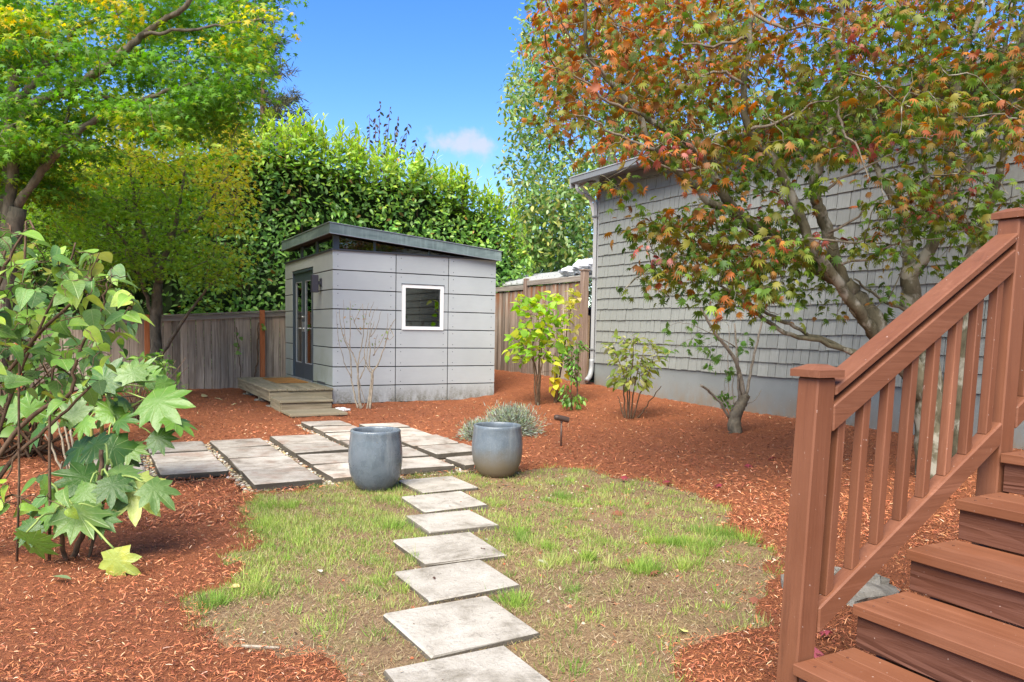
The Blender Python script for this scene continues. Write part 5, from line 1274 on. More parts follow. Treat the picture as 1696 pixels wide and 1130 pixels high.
# pruned maple stump with shoots
def k5(x, y): return (1100 + x / 3.767, 460 + y / 3.767)
Zm = 8.95
bp = at(1217, 728, Zm); bp[2] = float(H(bp[0], bp[1])) + .015
pm = thing('pruned_maple', tuple(bp), 'small pruned maple with thick short trunk and cut stems beside the foundation', 'tree')
P, R = px_path([k5(440, 1030), k5(438, 900), k5(455, 830), k5(490, 770), k5(508, 735)], [Zm], [.085, .052]); P[0][2] = bp[2] - .05
Q, S = smooth_path(P, R, 5, .004); obj('trunk', *tube(Q, S, 12, .06), M_BARK_L, pm, smooth=True)
pms = [px_path([k5(*p) for p in pts], [Zm, Zm + dz2], rr) for pts, dz2, rr in [
    ([(500, 745), (472, 610), (452, 535), (395, 445), (330, 360), (228, 195)], -.3, (.03, .014)), ([(512, 735), (545, 560), (580, 400), (622, 235)], .2, (.018, .012)), ([(470, 770), (462, 600), (455, 480), (438, 285)], .1, (.018, .010)),
    ([(410, 880), (345, 775), (285, 712), (228, 672)], -.3, (.018, .014)), ([(475, 775), (465, 690), (468, 600)], -.1, (.014, .010)), ([(402, 760), (398, 560), (402, 300)], .15, (.006, .004)),
    ([(440, 430), (300, 350), (170, 290)], -.2, (.007, .003)), ([(518, 790), (570, 762), (605, 703)], .1, (.005, .003)), ([(440, 800), (425, 700), (430, 610)], 0, (.008, .005)), ([(420, 870), (380, 780), (330, 725)], .15, (.009, .004)), ([(440, 850), (405, 780), (350, 730)], -.1, (.007, .004))]]
for P, R in pms: Q, S = smooth_path(P, R, 4, .004); obj('stem', *tube(Q, S, 7), M_TWIG, pm, smooth=True)
cl = np.array([at(*k5(*p), Zm + rng.uniform(-.25, .2)) for p in [(170, 385), (150, 435), (265, 440), (290, 410), (265, 525), (300, 545), (390, 590), (385, 620), (395, 740), (380, 700), (410, 770), (360, 720), (500, 460), (480, 400), (310, 190), (330, 210), (155, 280), (50, 455), (40, 300), (350, 490), (520, 360), (180, 380)]])
T, A, N, ci = sprays(cl, 4, .07, .5, .5, .5); n = len(T); foliage(pm, T_MAPLE, T, A, N, rng.uniform(.06, .10, n), pal([(.13, .28, .04), (.18, .33, .06), (.10, .2, .03)], n), n_obj=300, min_px=3)
joined_tubes(pm, M_TWIG, twigs_to(dense(pms), cl, .004, .002, .7), 'twigs', 4)
# bare twig shrub before the shed
def k6(x, y): return (540 + x / 5.136, 480 + y / 5.136)
Zw = 11.5; bw = at(602, 682, Zw); bw[2] = .01
tw = thing('bare_shrub', tuple(bw), 'bare pale twiggy shrub in front of the grey shed wall', 'shrub')
TW = [[(270, 1010), (235, 850), (215, 740), (205, 560), (150, 400), (120, 280), (115, 170)], [(290, 1010), (275, 800), (265, 660), (235, 560), (205, 480), (205, 290), (205, 95)], [(300, 1020), (280, 850), (270, 650), (300, 500), (320, 350), (310, 120)],
      [(345, 990), (375, 850), (390, 740), (350, 650), (325, 560), (350, 380), (370, 270)], [(365, 980), (390, 740), (440, 640), (490, 500), (540, 330), (590, 250)], [(375, 970), (400, 740), (370, 640), (375, 500), (370, 400), (410, 270)],
      [(215, 750), (165, 640), (135, 540), (100, 380), (85, 180)], [(290, 760), (330, 650), (360, 450), (390, 230), (440, 150)], [(400, 560), (460, 460), (520, 320), (525, 200)], [(300, 1015), (330, 950), (300, 840), (285, 760), (330, 660)], [(205, 480), (165, 420), (150, 250), (148, 85)],
      [(300, 380), (250, 300), (220, 210)], [(330, 560), (290, 620), (260, 640)], [(380, 400), (430, 320), (470, 180)], [(540, 330), (575, 400), (500, 440)], [(320, 330), (330, 240), (365, 110)], [(370, 230), (385, 160), (408, 100)], [(240, 280), (280, 190), (300, 130)], [(410, 560), (420, 450), (440, 380)]]
for i, pts in enumerate(TW):
    P, R = px_path([k6(*p) for p in pts], [Zw, Zw + rng.uniform(-.25, .25)], (.014, .004) if i < 6 else (.007, .0025))
    if i < 6: P[0][2] = -.02
    Q, S = smooth_path(P, R, 4, .004); obj('stem', *tube(Q, S, 6), M_TWIG, tw, smooth=True)
cl = np.array([at(*k6(*p), Zw) for p in [(205, 140), (240, 140), (180, 235), (395, 425), (130, 420), (300, 200), (310, 330), (480, 430), (500, 370), (365, 280), (300, 270)]])
T, A, N, ci = sprays(cl, 4, .05, .6, .6, .4); n = len(T); foliage(tw, T_OVAL, T, A, N, rng.uniform(.03, .06, n), pal([(.20, .26, .08), (.35, .22, .10), (.15, .2, .06)], n), n_obj=40, min_px=2)
# lavender mounds
for lab, c, rx, hz, n in [('silvery grey lavender mound behind the right pot, the larger of the two', (4.32, 7.86), .31, .46, 7500), ('low dry grey lavender clump just left of the larger mound', (3.80, 7.62), .22, .28, 3600)]:
    zz = float(H(*c)) + .01; t = thing('lavender_bush', (c[0], c[1], zz), lab, 'shrub')
    d = rdir(n, .05, 1); root = np.array((c[0], c[1], zz)) + np.stack([rng.normal(0, rx * .3, n), rng.normal(0, rx * .3, n), np.zeros(n)], 1)
    L = rng.uniform(.3, 1.0, n)[:, None] ** .6 * (1 + .12 * wob(d[:, 0] * 5, d[:, 1] * 5 + d[:, 2] * 4, 0, 3))[:, None]; T = root + d * np.array((rx, rx, hz)) * L * .75
    A = d * np.array((1, 1, 1.2)) + rng.normal(0, .25, (n, 3)); foliage(t, [blade_leaf(.06, .2, .15, NP)], T, A, rdir(n), rng.uniform(.03, .065, n), pal([(.27, .33, .25), (.38, .44, .37), (.18, .23, .15), (.32, .38, .19), (.22, .20, .17)], n, .2), M_DRY, n_obj=0, bulk='foliage')
    joined_tubes(t, M_STEM, [([root[i], root[i] + d[i] * .6 * np.array((rx, rx, hz)), root[i] + d[i] * .9 * np.array((rx, rx, hz))], [.005, .004, .002]) for i in range(60)], 'stems', 4, 2)

# ---- foreground plants at the left
Zf = 3.85; bf = at(-90, 935, Zf); bf[2] = 0.01
bl = thing('broadleaf_shrub', tuple(bf), 'leafy lime and green broadleaf shrub leaning in at the left edge', 'shrub')
fst = [px_path(p, z, r) for p, z, r in [([(-90, 940), (-30, 800), (0, 750), (42, 699), (85, 669), (119, 650), (125, 604), (148, 550), (171, 500), (176, 470)], [3.9, 3.7], (.016, .004)), ([(-80, 935), (0, 790), (35, 748), (74, 712), (110, 680), (150, 640)], [3.95, 3.8], (.013, .006)),
       ([(76, 712), (85, 646), (91, 608)], [3.8, 3.75], (.008, .004)), ([(-100, 930), (-60, 640), (0, 465), (14, 428), (45, 375)], [3.8, 3.7], (.013, .005)), ([(-100, 930), (-40, 700), (60, 560), (136, 484), (161, 435), (166, 425)], [3.9, 3.75], (.012, .004)), ([(14, 428), (40, 410), (60, 385)], [3.72, 3.7], (.006, .005)),
       ([(-100, 930), (-20, 760), (40, 600), (110, 450), (125, 402)], [4.0, 3.9], (.011, .004)), ([(-90, 930), (-50, 600), (14, 400), (13, 370)], [3.9, 3.85], (.010, .004)), ([(-90, 940), (-20, 860), (20, 820), (70, 845), (100, 850)], [3.9, 3.8], (.008, .003)), ([(-90, 930), (-20, 820), (12, 790), (22, 760)], [3.9, 3.85], (.006, .003))]]
for P, R in fst: P[0][2] = min(P[0][2], .05)
stems(bl, M_STEM, fst[:1] + fst[1:], 'stem', 7, .003)
Pp = np.vstack([sample_poly([(-90, 390), (30, 372), (60, 405), (165, 405), (205, 440), (228, 490), (220, 540), (190, 560), (150, 560), (60, 580), (-90, 600)], 240), sample_poly([(-90, 560), (100, 560), (185, 560), (190, 600), (150, 650), (110, 690), (40, 640), (-90, 680)], 75), sample_poly([(-60, 755), (30, 745), (45, 780), (70, 800), (130, 800), (140, 850), (60, 850), (0, 840), (-60, 850)], 26)])
T = np.array([at(p[0], p[1], rng.uniform(3.45, 4.3)) for p in Pp]); n = len(T)
o = rdir(n, -.3, .5); A, N = leaf_frames(n, o * .9, .55, 1.0, .35); N[:, :2] += -fwd[:2] * .5
Cc = pal([(.36, .50, .055), (.25, .40, .05), (.13, .265, .042), (.085, .19, .04), (.56, .54, .06), (.42, .50, .08)], n, .15, [2.0, 3.4, 3.6, 2.8, .5, 1.2])
lo = Pp[:, 1] > 560; Cc[lo] = pal([(.12, .25, .045), (.20, .36, .06), (.09, .19, .04), (.34, .48, .08)], lo.sum())
foliage(bl, T_HEART, T, A, N, rng.uniform(.065, .118, n), Cc, M_VEIN, n_obj=300, bulk='foliage')
joined_tubes(bl, M_STEM, twigs_to(dense(fst), T, .0035, .002, .6), 'twigs', 4, 2)

ft = thing('fatsia_plant', tuple(np.array(onz(115, 930)) * (1, 1, 0)), 'glossy fatsia with big hand shaped leaves leaning over the mulch at left', 'plant')
fs = [px_path([(112, 932), (135, 890), (152, 850), (166, 790), (168, 745)], [3.98, 3.95], (.016, .011)), px_path([(112, 930), (100, 880), (105, 850)], [3.95, 3.8], (.012, .009)), px_path([(140, 905), (165, 860), (176, 800), (178, 770)], [4.0, 4.0], (.009, .007))]
FL = [((188, 908), (196, 968), 3.7, 'y', .95), ((44, 882), (66, 930), 3.7, 'g', 1), ((240, 800), (284, 828), 3.95, 'b', 1), ((100, 838), (55, 862), 3.8, 'g', .9), ((120, 835), (150, 880), 3.8, 'b', .9), ((180, 790), (195, 830), 3.9, 'd', .8), ((150, 800), (120, 850), 3.9, 'g', .8), ((190, 830), (205, 850), 3.9, 'd', .7),
      ((160, 800), (95, 770), 3.95, 'd', .9), ((185, 775), (222, 800), 4.0, 'b', .8), ((165, 845), (165, 885), 3.85, 'd', .8), ((85, 800), (60, 830), 3.9, 'g', .9), ((215, 790), (240, 850), 4.0, 'y', .5), ((90, 850), (130, 870), 3.75, 'b', .9), ((60, 860), (30, 900), 3.8, 'd', .7), ((175, 735), (120, 740), 4.1, 'd', 1)]
ft2 = thing('fatsia_plant', tuple(np.array(onz(190, 800)) * (1, 1, 0)), 'upright fatsia with pale yellow green stalks at the left end of the patio', 'plant')
fs2 = [px_path([(142, 800), (142, 770), (138, 735), (130, 705)], [5.9, 5.8], (.022, .016)), px_path([(200, 800), (200, 760), (193, 720), (190, 700)], [5.9, 5.85], (.022, .016)), px_path([(168, 800), (168, 740), (168, 690), (168, 655)], [5.9, 5.8], (.018, .010)), px_path([(150, 800), (152, 740), (150, 690)], [6, 6], (.016, .012))]
FL2 = [((168, 648), (180, 590), 5.6, 'd', 1), ((222, 632), (212, 592), 5.6, 'b', 1), ((224, 634), (240, 592), 5.7, 'b', 1), ((258, 632), (298, 640), 5.7, 'g', 1), ((268, 650), (312, 655), 5.7, 'd', 1), ((240, 660), (300, 675), 5.6, 'g', 1), ((272, 690), (326, 706), 5.5, 'p', -.25), ((250, 718), (284, 738), 5.6, 'd', .6), ((176, 655), (178, 690), 5.6, 'b', .9), ((195, 660), (230, 672), 5.7, 'b', .9),
       ((38, 690), (22, 655), 5.0, 'b', 1), ((40, 690), (70, 655), 5.0, 'g', 1), ((110, 660), (80, 630), 5.5, 'g', 1), ((130, 700), (105, 660), 5.6, 'b', 1), ((150, 690), (120, 720), 5.6, 'g', 1), ((130, 680), (130, 640), 5.8, 'd', 1), ((205, 735), (228, 758), 5.6, 'b', .8), ((150, 735), (98, 755), 5.6, 'd', 1), ((200, 690), (160, 660), 5.7, 'g', 1), ((190, 700), (215, 690), 5.6, 'd', .9), ((75, 700), (40, 720), 5.4, 'd', 1), ((240, 640), (262, 610), 5.9, 'g', 1), ((180, 720), (200, 780), 5.5, 'd', .7), ((150, 660), (150, 620), 5.7, 'g', .9)]
FCOL = {'y': (.38, .44, .09), 'g': (.13, .26, .035), 'b': (.15, .26, .06), 'd': (.06, .145, .022), 'p': (.26, .34, .14)}
for t, sts, LL in ((ft, fs, FL), (ft2, fs2, FL2)):
    for P, R in sts: P[0][2] = -.03
    gcol = (.26, .28, .07)
    for i, (P, R) in enumerate(sts):
        Q, S = smooth_path(P, R, 4, .003); obj('stem', *tube(Q, S, 8), M_STEM if t is ft else M_STALK, t, smooth=True, **({} if t is ft else {'col': np.tile(gcol, (len(Q) * 8, 1))}))
    T, A, N, S, Cc, pet = [], [], [], [], [], []
    tops = [np.array(P[-1]) for P, R in sts] + [np.array(P[-2]) for P, R in sts]
    for (b, e, Z, c, fl_) in LL:
        B = at(*b, Z); Ee = at(*e, Z + rng.uniform(-.12, .12)); a = Ee - B; L = np.linalg.norm(a)
        T.append(B); A.append(a); S.append(L * 1.12); N.append(-fwd * (.7 * fl_) + np.array((0, 0, .75)) + rng.normal(0, .2, 3)); Cc.append(np.array(FCOL[c]) * rng.uniform(.85, 1.15))
        tp = min(tops, key=lambda q: np.linalg.norm(q - B)); pet.append(([tp, (tp + B) / 2 + np.array((0, 0, .04)), B], [.007, .006, .005]))
    foliage(t, T_FATSIA, T, np.array(A), np.array(N), S, np.array(Cc), M_VEIN2, n_obj=300, bulk='foliage', min_px=1)
    for P, R in pet:
        Q, Sx = smooth_path(P, R, 4, .002); obj('leaf_stalk', *tube(Q, Sx, 6), M_STALK, t, smooth=True, col=np.tile((.24, .32, .08), (len(Q) * 6, 1)))
# mixed green undergrowth near the fence
ug = thing('leafy_shrub', tuple(at(225, 655, 9.0) * (1, 1, 0)), 'low tangled green shrub with fine twigs beneath the small maple', 'shrub')
upth = [px_path([(225 + rng.uniform(-25, 30), 700), (230 + dx * .4, 665), (235 + dx, 640 + dy)], [8.6 + rng.uniform(-.4, .6)], (.008, .003)) for dx, dy in zip(rng.uniform(-55, 75, 46), rng.uniform(-60, 25, 46))]
joined_tubes(ug, M_STEM, upth, 'stems', 4, 3)
P = np.vstack([sample_poly([(185, 610), (240, 585), (275, 585), (312, 640), (300, 680), (200, 690)], 150), sample_poly([(225, 590), (275, 582), (285, 612), (240, 625)], 90)]); T = np.array([at(p[0], p[1], rng.uniform(8.1, 9.3)) for p in P]); n = len(T); A, N = leaf_frames(n, rdir(n, -.2, .6), .2, 1, .5)
foliage(ug, [blade_leaf(.14, .2, .3), blade_leaf(.2, .2, .3)], T, A, N, rng.uniform(.07, .12, n), pal([(.12, .24, .04), (.20, .32, .06), (.08, .17, .03), (.05, .10, .025)], n), M_LEAF, n_obj=240, bulk='foliage', min_px=5)
ug2 = thing('leafy_shrub', tuple(at(30, 640, 7.0) * (1, 1, 0)), 'dense mid green bush filling the gap behind the broadleaf shrub', 'shrub')
P = sample_poly([(-120, 470), (60, 480), (200, 520), (215, 600), (190, 690), (80, 720), (-120, 740)], 560); T = np.array([at(p[0], p[1], rng.uniform(6.2, 7.8)) for p in P]); n = len(T); A, N = leaf_frames(n, rdir(n, -.3, .5), .4, 1, .5)
foliage(ug2, T_OVAL + T_HEART, T, A, N, rng.uniform(.10, .16, n), pal([(.05, .12, .025), (.09, .19, .03), (.14, .25, .04), (.035, .08, .02)], n), M_GLOSS, n_obj=300, bulk='foliage')
bs2 = at(40, 745, 7.0); bs2[2] = 0
upth = [([bs2 + np.array((rng.normal(0, .2), rng.normal(0, .15), -.02)), bs2 + np.array((rng.normal(0, .4), rng.normal(0, .3), .5)), c] , [.014, .010, .004]) for c in T[rng.choice(n, 40, False)]]
joined_tubes(ug2, M_STEM, upth, 'stems', 5, 3)
wt = thing('bare_shrub', tuple(at(118, 792, 5.9) * (1, 1, 0)), 'small bare shrub of whitish stems in the mulch at left', 'shrub')
for pts in [[(112, 795), (110, 760), (100, 715), (92, 690)], [(118, 795), (116, 750), (108, 710), (100, 690)], [(122, 795), (122, 740), (114, 700), (118, 680)], [(115, 795), (98, 770), (84, 735), (75, 720)], [(125, 792), (133, 775), (140, 765), (150, 740)], [(110, 795), (102, 775), (104, 765)]]:
    P, R = px_path(pts, [5.9, 5.9 + rng.uniform(-.2, .2)], (.012, .005)); P[0][2] = -.02; Q, S = smooth_path(P, R, 4, .004); obj('stem', *tube(Q, S, 6), M_TWIG, wt, smooth=True)
vn = thing('climbing_vine', (2.86, 15.43, 0), 'thin dark vine stem climbing beside the orange post near the shed', 'vine')
P = [(2.72, 15.47, -.02), (2.78, 15.49, .3), (2.84, 15.50, .6), (2.82, 15.5, .95), (2.86, 15.5, 1.3)]; Q, S = smooth_path(P, [.014] * 5, 5, .008); obj('stem', *tube(Q, S, 6), M_STEM, vn, smooth=True)
P = [(2.55, 15.47, -.02), (2.50, 15.50, .5), (2.46, 15.5, .9), (2.44, 15.5, 1.2)]; Q, S = smooth_path(P, [.008] * 4, 5, .008); obj('stem', *tube(Q, S, 6), M_STEM, vn, smooth=True)
T = np.array([(2.42, 15.42, .72), (2.46, 15.43, .82), (2.50, 15.42, 1.02), (2.44, 15.42, 1.1), (2.41, 15.44, .9), (2.92, 15.44, 1.22), (2.9, 15.42, 1.28), (2.93, 15.43, 1.18)]); n = len(T)
foliage(vn, T_HEART, T, np.array([(.3, -.5, -.6)] * n) + rng.normal(0, .3, (n, 3)), np.array([(0, -1, .5)] * n) + rng.normal(0, .2, (n, 3)), rng.uniform(.07, .11, n), pal([(.2, .32, .08), (.14, .24, .05)], n), n_obj=20, min_px=1)
# ------------------------------------------------------------------ loose bark chips, grass, pebbles, fallen leaves
def cam_pts(n, dmin, dmax, fov=.80):
    """ground points in a fan before the camera, even in 1/d**1.2"""
    u = rng.uniform(0, 1, n); e = -.35
    d = (dmin ** e + u * (dmax ** e - dmin ** e)) ** (1 / e); a = YAW + rng.uniform(-fov, fov, n)
    return d * np.sin(a), d * np.cos(a)
shed_in = lambda x, y: (x > 3.3) & (x < 6.21) & (y > 11.89) & (y < 15.3)
def chips(n, dmin, dmax, smin, smax):
    x, y = cam_pts(n, dmin, dmax)
    k = (x < 8.05) & (y < 15.5) & (y > -.5) & (x > -7) & ~shed_in(x, y) & ~bed_in(x, y, -.01)
    ld = lawn_d(x, y); k &= (ld < .02 + .16 * rng.random(n) ** 4) | (rng.random(n) < .008)
    k &= ~((x > 1.98) & (y > .45) & (y < 1.6)); x, y = x[k], y[k]; n = len(x)
    z = Hm(x, y) + rng.uniform(-.002, .018, n) + np.where(lawn_d(x, y) > .04, .055, 0)
    a = rng.uniform(0, 2 * pi, n); A = np.stack([np.cos(a), np.sin(a), rng.normal(0, .38, n)], 1); N = np.stack([rng.normal(0, .5, n), rng.normal(0, .5, n), np.ones(n)], 1)
    L = rng.uniform(smin, smax, n); M = frames(A, N, L)
    tv = np.array([(-.045, 0, 0), (.05, .04, 0), (.075, .5, .10), (-.06, .55, .08), (.02, 1, .0), (-.03, .97, .01)], float); tf = np.array([(0, 1, 2), (0, 2, 3), (3, 2, 4), (3, 4, 5)])
    c = pal([(.38, .128, .055), (.46, .17, .075), (.25, .08, .036), (.54, .245, .12), (.10, .035, .018), (.62, .42, .26)], n, .30, [4, 3.4, 3.8, 1.4, 3.6, .5])
    patch = wob(x * 1.3, y * 1.3, 0, 3); c *= (1 - .16 * np.clip(patch, -1, 1))[:, None]
    return inst(tv, tf, M, np.stack([x, y, z], 1), c)
parts = [chips(180000, 1.6, 6.5, .008, .029), chips(4000, 1.6, 7, .025, .045), chips(85000, 5, 15.5, .020, .052)]
off = 0; Vs, Fs, Cs = [], [], []
for v, f, c in parts: Vs.append(v); Fs.append(f + off); Cs.append(c); off += len(v)
obj('bark_chips', np.concatenate(Vs), np.concatenate(Fs), M_CHIP, col=np.concatenate(Cs), kind='stuff')

def on_stone(x, y, m=.0):
    r = np.zeros(len(x), bool)
    for a, b, c, d, _ in STN: r |= (x > a + m) & (x < b - m) & (y > c + m) & (y < d - m)
    return r
def lz(x, y): return H(x, y) + .004 + .008 * wob(x * 2.5, y * 2.5, 1, 4)
BV = np.array([(-.5, 0, 0), (.5, 0, 0), (.38, .5, .10), (-.38, .5, .10), (0, 1, .38)], float); BF = np.array([(0, 1, 2), (0, 2, 3), (3, 2, 4)])
def blades(n, straw):
    x = rng.uniform(.1, 4.2, n); y = rng.uniform(1.1, 6.6, n); ld = lawn_d(x, y); k = (ld > -.03 - .10 * rng.random(n) ** 4) & ~on_stone(x, y, .012); x, y = x[k], y[k]
    den = .5 * wob(x * 1.7 + 2, y * 1.7, 0, 3) + .5 * wob(x * 4.5, y * 4.5 + 7, 1, 4) + .45 * np.clip((2.0 - x) * .5, -.5, .5)
    edge = np.exp(-np.clip(lawn_d(x, y), 0, 9) / .12) * .2
    dirt = sstep(-.05, .4, .55 * wob(x * 1.9 + 9, y * 1.9 + 4, 0, 3) + .3 * wob(x * 6, y * 6, 1, 3) + np.clip((x - 1.8) * .42, -.4, .6))
    pr = np.clip(-.04 + 1.7 * den + .9 * wob(x * 9, y * 9 + 3, 1, 3) + edge, .01, 1.0) * (1 - .88 * dirt) if not straw else np.clip(.6 - .25 * den, .15, .9) * (1 - .75 * dirt)
    k = rng.random(len(x)) < pr; x, y, den = x[k], y[k], den[k]; n = len(x); a = rng.uniform(0, 2 * pi, n)
    if straw:
        A = np.stack([np.cos(a), np.sin(a), rng.uniform(-.05, .35, n)], 1); L = rng.uniform(.010, .036, n); Wd = rng.uniform(.0014, .003, n)
        c = pal([(.37, .285, .155), (.30, .215, .11), (.45, .37, .225), (.20, .135, .072), (.29, .265, .11)], n, .2, [3, 3, 2, 2, 1.4]); z = lz(x, y) + rng.uniform(0, .012, n)
    else:
        A = np.stack([np.cos(a) * .75, np.sin(a) * .75, rng.uniform(.25, 1.3, n)], 1); L = rng.uniform(.012, .032, n) * (1 + .95 * np.clip(den, 0, 1)); Wd = rng.uniform(.0024, .0048, n)
        c = pal([(.22, .30, .06), (.30, .37, .08), (.16, .235, .05), (.35, .35, .13), (.41, .35, .18)], n, .18, [3, 3, 2, 2, 1.4]) * (1 + .25 * np.clip(den, -.8, .8))[:, None]; z = lz(x, y) - .004
    N = np.stack([rng.normal(0, .4, n), rng.normal(0, .4, n), np.ones(n)], 1); M = frames(A, N, np.ones(n)); M = M * np.stack([Wd, L, L], 1)[:, None, :]
    return inst(BV, BF, M, np.stack([x, y, z], 1), c)
v1, f1, c1 = blades(330000, False); v2, f2, c2 = blades(210000, True)
def tufts(n):
    X, Y, G = [], [], []
    tx = rng.uniform(.3, 4.0, n * 3); ty = rng.uniform(1.5, 6.3, n * 3); k = (lawn_d(tx, ty) > .0) & ~on_stone(tx, ty, -.03); tx, ty = tx[k][:n], ty[k][:n]
    pres = [onz(*q)[:2] for q in [(1120, 905), (1150, 915), (1180, 912), (1100, 900), (1160, 885), (1200, 888), (945, 835), (930, 827), (860, 885), (890, 905), (925, 935), (960, 930), (1060, 945), (1030, 950), (870, 1000), (350, 1000), (420, 980), (440, 880), (460, 845), (640, 830), (655, 870), (700, 930), (1130, 945), (1220, 893)]]
    for p in pres:
        for _ in range(3): tx = np.append(tx, p[0] + rng.normal(0, .05)); ty = np.append(ty, p[1] + rng.normal(0, .05))
    nb = rng.integers(14, 46, len(tx)); nb[-72:] += 70; ci = np.repeat(np.arange(len(tx)), nb); m = len(ci); sg = rng.uniform(.015, .055, len(tx))[ci]
    ox, oy = rng.normal(0, 1, m) * sg, rng.normal(0, 1, m) * sg; x, y = tx[ci] + ox, ty[ci] + oy; kk = (lawn_d(x, y) > -.05) & ~on_stone(x, y, .02)
    big = rng.uniform(.6, 1.6, len(tx))[ci]; A = np.stack([ox / sg * .45 + rng.normal(0, .35, m), oy / sg * .45 + rng.normal(0, .35, m), rng.uniform(.5, 1.2, m)], 1); L = rng.uniform(.02, .048, m) * big * np.where(ci >= len(tx) - 72, 1.5, 1); Wd = rng.uniform(.0022, .004, m)
    hue = np.array([(.22, .34, .055), (.30, .40, .075), (.165, .275, .05), (.35, .38, .12)])[rng.integers(0, 4, len(tx))][ci]
    M = frames(A, np.stack([rng.normal(0, .4, m), rng.normal(0, .4, m), np.ones(m)], 1), np.ones(m)) * np.stack([Wd, L, L], 1)[:, None, :]
    return inst(BV, BF, M[kk], np.stack([x, y, lz(x, y) - .004], 1)[kk], (hue * rng.uniform(.75, 1.25, (m, 1)))[kk])
v3, f3, c3 = tufts(620); f1 = np.concatenate([f1, f3 + len(v1)]); v1 = np.concatenate([v1, v3]); c1 = np.concatenate([c1, c3])
obj('grass', v1, f1, M_BLADE, col=c1, kind='stuff'); obj('dry_grass', v2, f2, M_BLADE, col=c2, kind='stuff')

# pebbles in the joints of the patio
PV = []; PFc = []; PC = []; off = 0
ico = np.array([(0, 0, 1), (.894, 0, .447), (.276, .851, .447), (-.724, .526, .447), (-.724, -.526, .447), (.276, -.851, .447), (.724, .526, -.447), (-.276, .851, -.447), (-.894, 0, -.447), (-.276, -.851, -.447), (.724, -.526, -.447), (0, 0, -1)])
icf = np.array([(0, 1, 2), (0, 2, 3), (0, 3, 4), (0, 4, 5), (0, 5, 1), (1, 6, 2), (2, 7, 3), (3, 8, 4), (4, 9, 5), (5, 10, 1), (6, 7, 2), (7, 8, 3), (8, 9, 4), (9, 10, 5), (10, 6, 1), (6, 11, 7), (7, 11, 8), (8, 11, 9), (9, 11, 10), (10, 11, 6)])
n = 26000; x = rng.uniform(-.2, 3.45, n); y = rng.uniform(5.85, 9.7, n); k = bed_in(x, y, .03)
for a, b, c, d in PAV: k &= ~((x > a - .004) & (x < b + .004) & (y > c - .004) & (y < d + .004))
for a, b, c, d in PAV: k &= ~((x > a + .01) & (x < b - .01) & (y > c - .06) & (y < d + .06) & (rng.random(len(x)) < .97))
x, y = x[k], y[k]; n = len(x); r = rng.uniform(.006, .017, n); th = rng.uniform(0, 2 * pi, n)
M = np.zeros((n, 3, 3)); M[:, 0, 0] = np.cos(th) * r * 1.3; M[:, 1, 0] = np.sin(th) * r * 1.3; M[:, 0, 1] = -np.sin(th) * r; M[:, 1, 1] = np.cos(th) * r; M[:, 2, 2] = r * .6
v, f, c = inst(ico, icf, M, np.stack([x, y, rng.uniform(-.004, .008, n)], 1), pal([(.36, .31, .23), (.26, .22, .16), (.46, .43, .36), (.20, .15, .10), (.38, .30, .16), (.30, .13, .06)], n, .25))
obj('pebbles', v, f, M_PEB, patio, col=c, smooth=True, kind='stuff')

# fallen leaves
def fallen(px, py, tm, size, col, label, group, z=.03, mat=M_DRY, name='fallen_leaf'):
    p = onz(px, py); zz = max(float(Hm(*p[:2])) if lawn_d(*p[:2]) < .04 else float(lz(*p[:2])), 0) + z; p = onz(px, py, zz)
    a = rng.uniform(0, 6.28); A = np.array([[cos(a), sin(a), rng.normal(0, .15)]]); N = np.array([[rng.normal(0, .25), rng.normal(0, .25), 1.0]])
    M = frames(A, N, [size])[0]; V = tm[0] @ M.T + p
    obj(name, V, tm[1], mat, col=np.tile(col, (len(V), 1)), label=label, cat='leaf', group=group, origin=p)
for q, lab in [((1237, 768), 'dark red maple leaf on the mulch straight in front of the pruned maple trunk'), ((1281, 757), 'dark red maple leaf on the mulch closest to the railing post'), ((1196, 802), 'dark red maple leaf on the mulch just outside the far right edge of the lawn'),
               ((1110, 797), 'dark red maple leaf where the mulch meets the back right edge of the lawn'), ((1028, 791), 'dark red maple leaf at the back edge of the lawn, leftmost of the red leaves')]:
    fallen(*q, T_MAPLE[rng.integers(3)], rng.uniform(.07, .10), (.22, .035, .045), lab, 'red leaves on the mulch')
for q, lab in [((1075, 832), 'dry brown leaf near the back of the lawn by the mulch edge'), ((1022, 845), 'dry brown leaf beside a small green tuft at the back of the lawn'), ((1042, 925), 'curled brown leaf in the middle of the right half of the lawn'),
               ((1088, 944), 'brown leaf in front of the thickest grass tufts on the right half of the lawn'), ((975, 804), 'brown leaf on the lawn closest to the brown bottomed pot'), ((1250, 988), 'brown leaf at the corner of the lawn closest to the railing post')]:
    fallen(*q, T_MAPLE[rng.integers(3)], rng.uniform(.06, .09), (.20, .075, .045), lab, 'dry leaves on the lawn')
fallen(815, 918, T_MAPLE[1], .10, (.36, .10, .04), 'orange brown leaf at the corner of the middle stepping stone', None, .02)
fallen(1132, 1046, T_HEART[0], .055, (.60, .60, .20), 'pale yellow leaf on the lawn near the stairs', None, .02)
fallen(1350, 1072, T_MAPLE[0], .12, (.42, .10, .13), 'pink red maple leaf in the mulch between post and bottom step', None, .03)
fallen(1376, 1045, T_MAPLE[2], .07, (.36, .07, .09), 'small pink leaf in the mulch behind the bottom rail', None, .03)
fallen(890, 928, T_OVAL[0], .08, (.42, .40, .33), 'greyish dried leaf lying on the lawn right of the middle stones', None, .02)
fallen(85, 955, T_OVAL[0], .11, (.16, .22, .10), 'dull green fallen leaf on the mulch below the fatsia', None, .03)
fallen(532, 948, T_OVAL[0], .06, (.50, .48, .38), 'pale dried leaf on the left half of the lawn', None, .02)
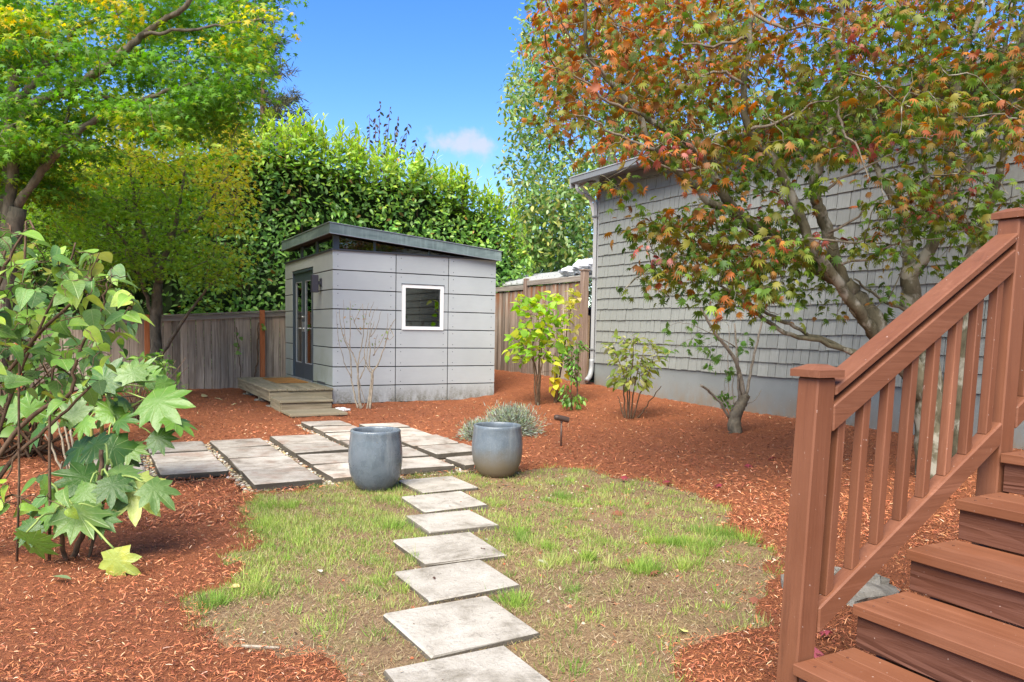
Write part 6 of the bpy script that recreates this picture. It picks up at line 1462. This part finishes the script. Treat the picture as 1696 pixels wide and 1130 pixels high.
fallen(398, 972, T_OVAL[1], .07, (.55, .38, .16), 'tan leaf near the left edge of the lawn', None, .02)
for q, lab in [((312, 661), 'pale yellow fallen leaf at the foot of the grey fence, leftmost of the row'), ((334, 657), 'pale yellow fallen leaf at the foot of the fence, second from the left'), ((354, 660), 'pale yellow fallen leaf at the foot of the fence, third from the left'), ((393, 668), 'pale yellow fallen leaf on the mulch beside the wooden deck')]:
    fallen(*q, T_OVAL[rng.integers(3)], rng.uniform(.13, .2), (.44, .38, .19), lab, 'pale leaves by the fence')
def rod(name, a, b, r, mat, **kw): Q, S = smooth_path([a, (np.array(a) + b) / 2 + rng.normal(0, .004, 3), b], [r, r, r * .7], 4); obj(name, *tube(Q, S, 6), mat, **kw)
a, b = onz(401, 1070, .03), onz(463, 1073, .03); rod('stick', a, b, .006, M_TWIG, label='pale thin stick lying where the lawn meets the mulch', cat='stick')
# crumbs of soil, dead leaf and bark lying in the turf
n = 14000; x = rng.uniform(.1, 4.2, n); y = rng.uniform(1.2, 6.5, n); k = (lawn_d(x, y) > 0) & (~on_stone(x, y, -.01) | (rng.random(n) < .05)) & (rng.random(n) < .35 + .5 * sstep(1.2, 3.4, x)); x, y = x[k], y[k]; n = len(x)
a_ = rng.uniform(0, 6.28, n); tv = np.array([(-.3, 0, 0), (.3, .1, 0), (.35, .6, .15), (-.3, .65, .1), (.1, 1, 0), (-.1, .95, .02)], float); tf = np.array([(0, 1, 2), (0, 2, 3), (3, 2, 4), (3, 4, 5)])
v, f, c = inst(tv, tf, frames(np.stack([np.cos(a_), np.sin(a_), rng.normal(0, .3, n)], 1), np.stack([rng.normal(0, .5, n), rng.normal(0, .5, n), np.ones(n)], 1), rng.uniform(.005, .022, n)), np.stack([x, y, np.where(on_stone(x, y), .034, lz(x, y) + .003)], 1), pal([(.10, .055, .032), (.17, .10, .058), (.07, .042, .028), (.26, .18, .10), (.30, .10, .045), (.34, .30, .22)], n, .3))
obj('leaf_litter', v, f, M_CHIP, col=c, kind='stuff')
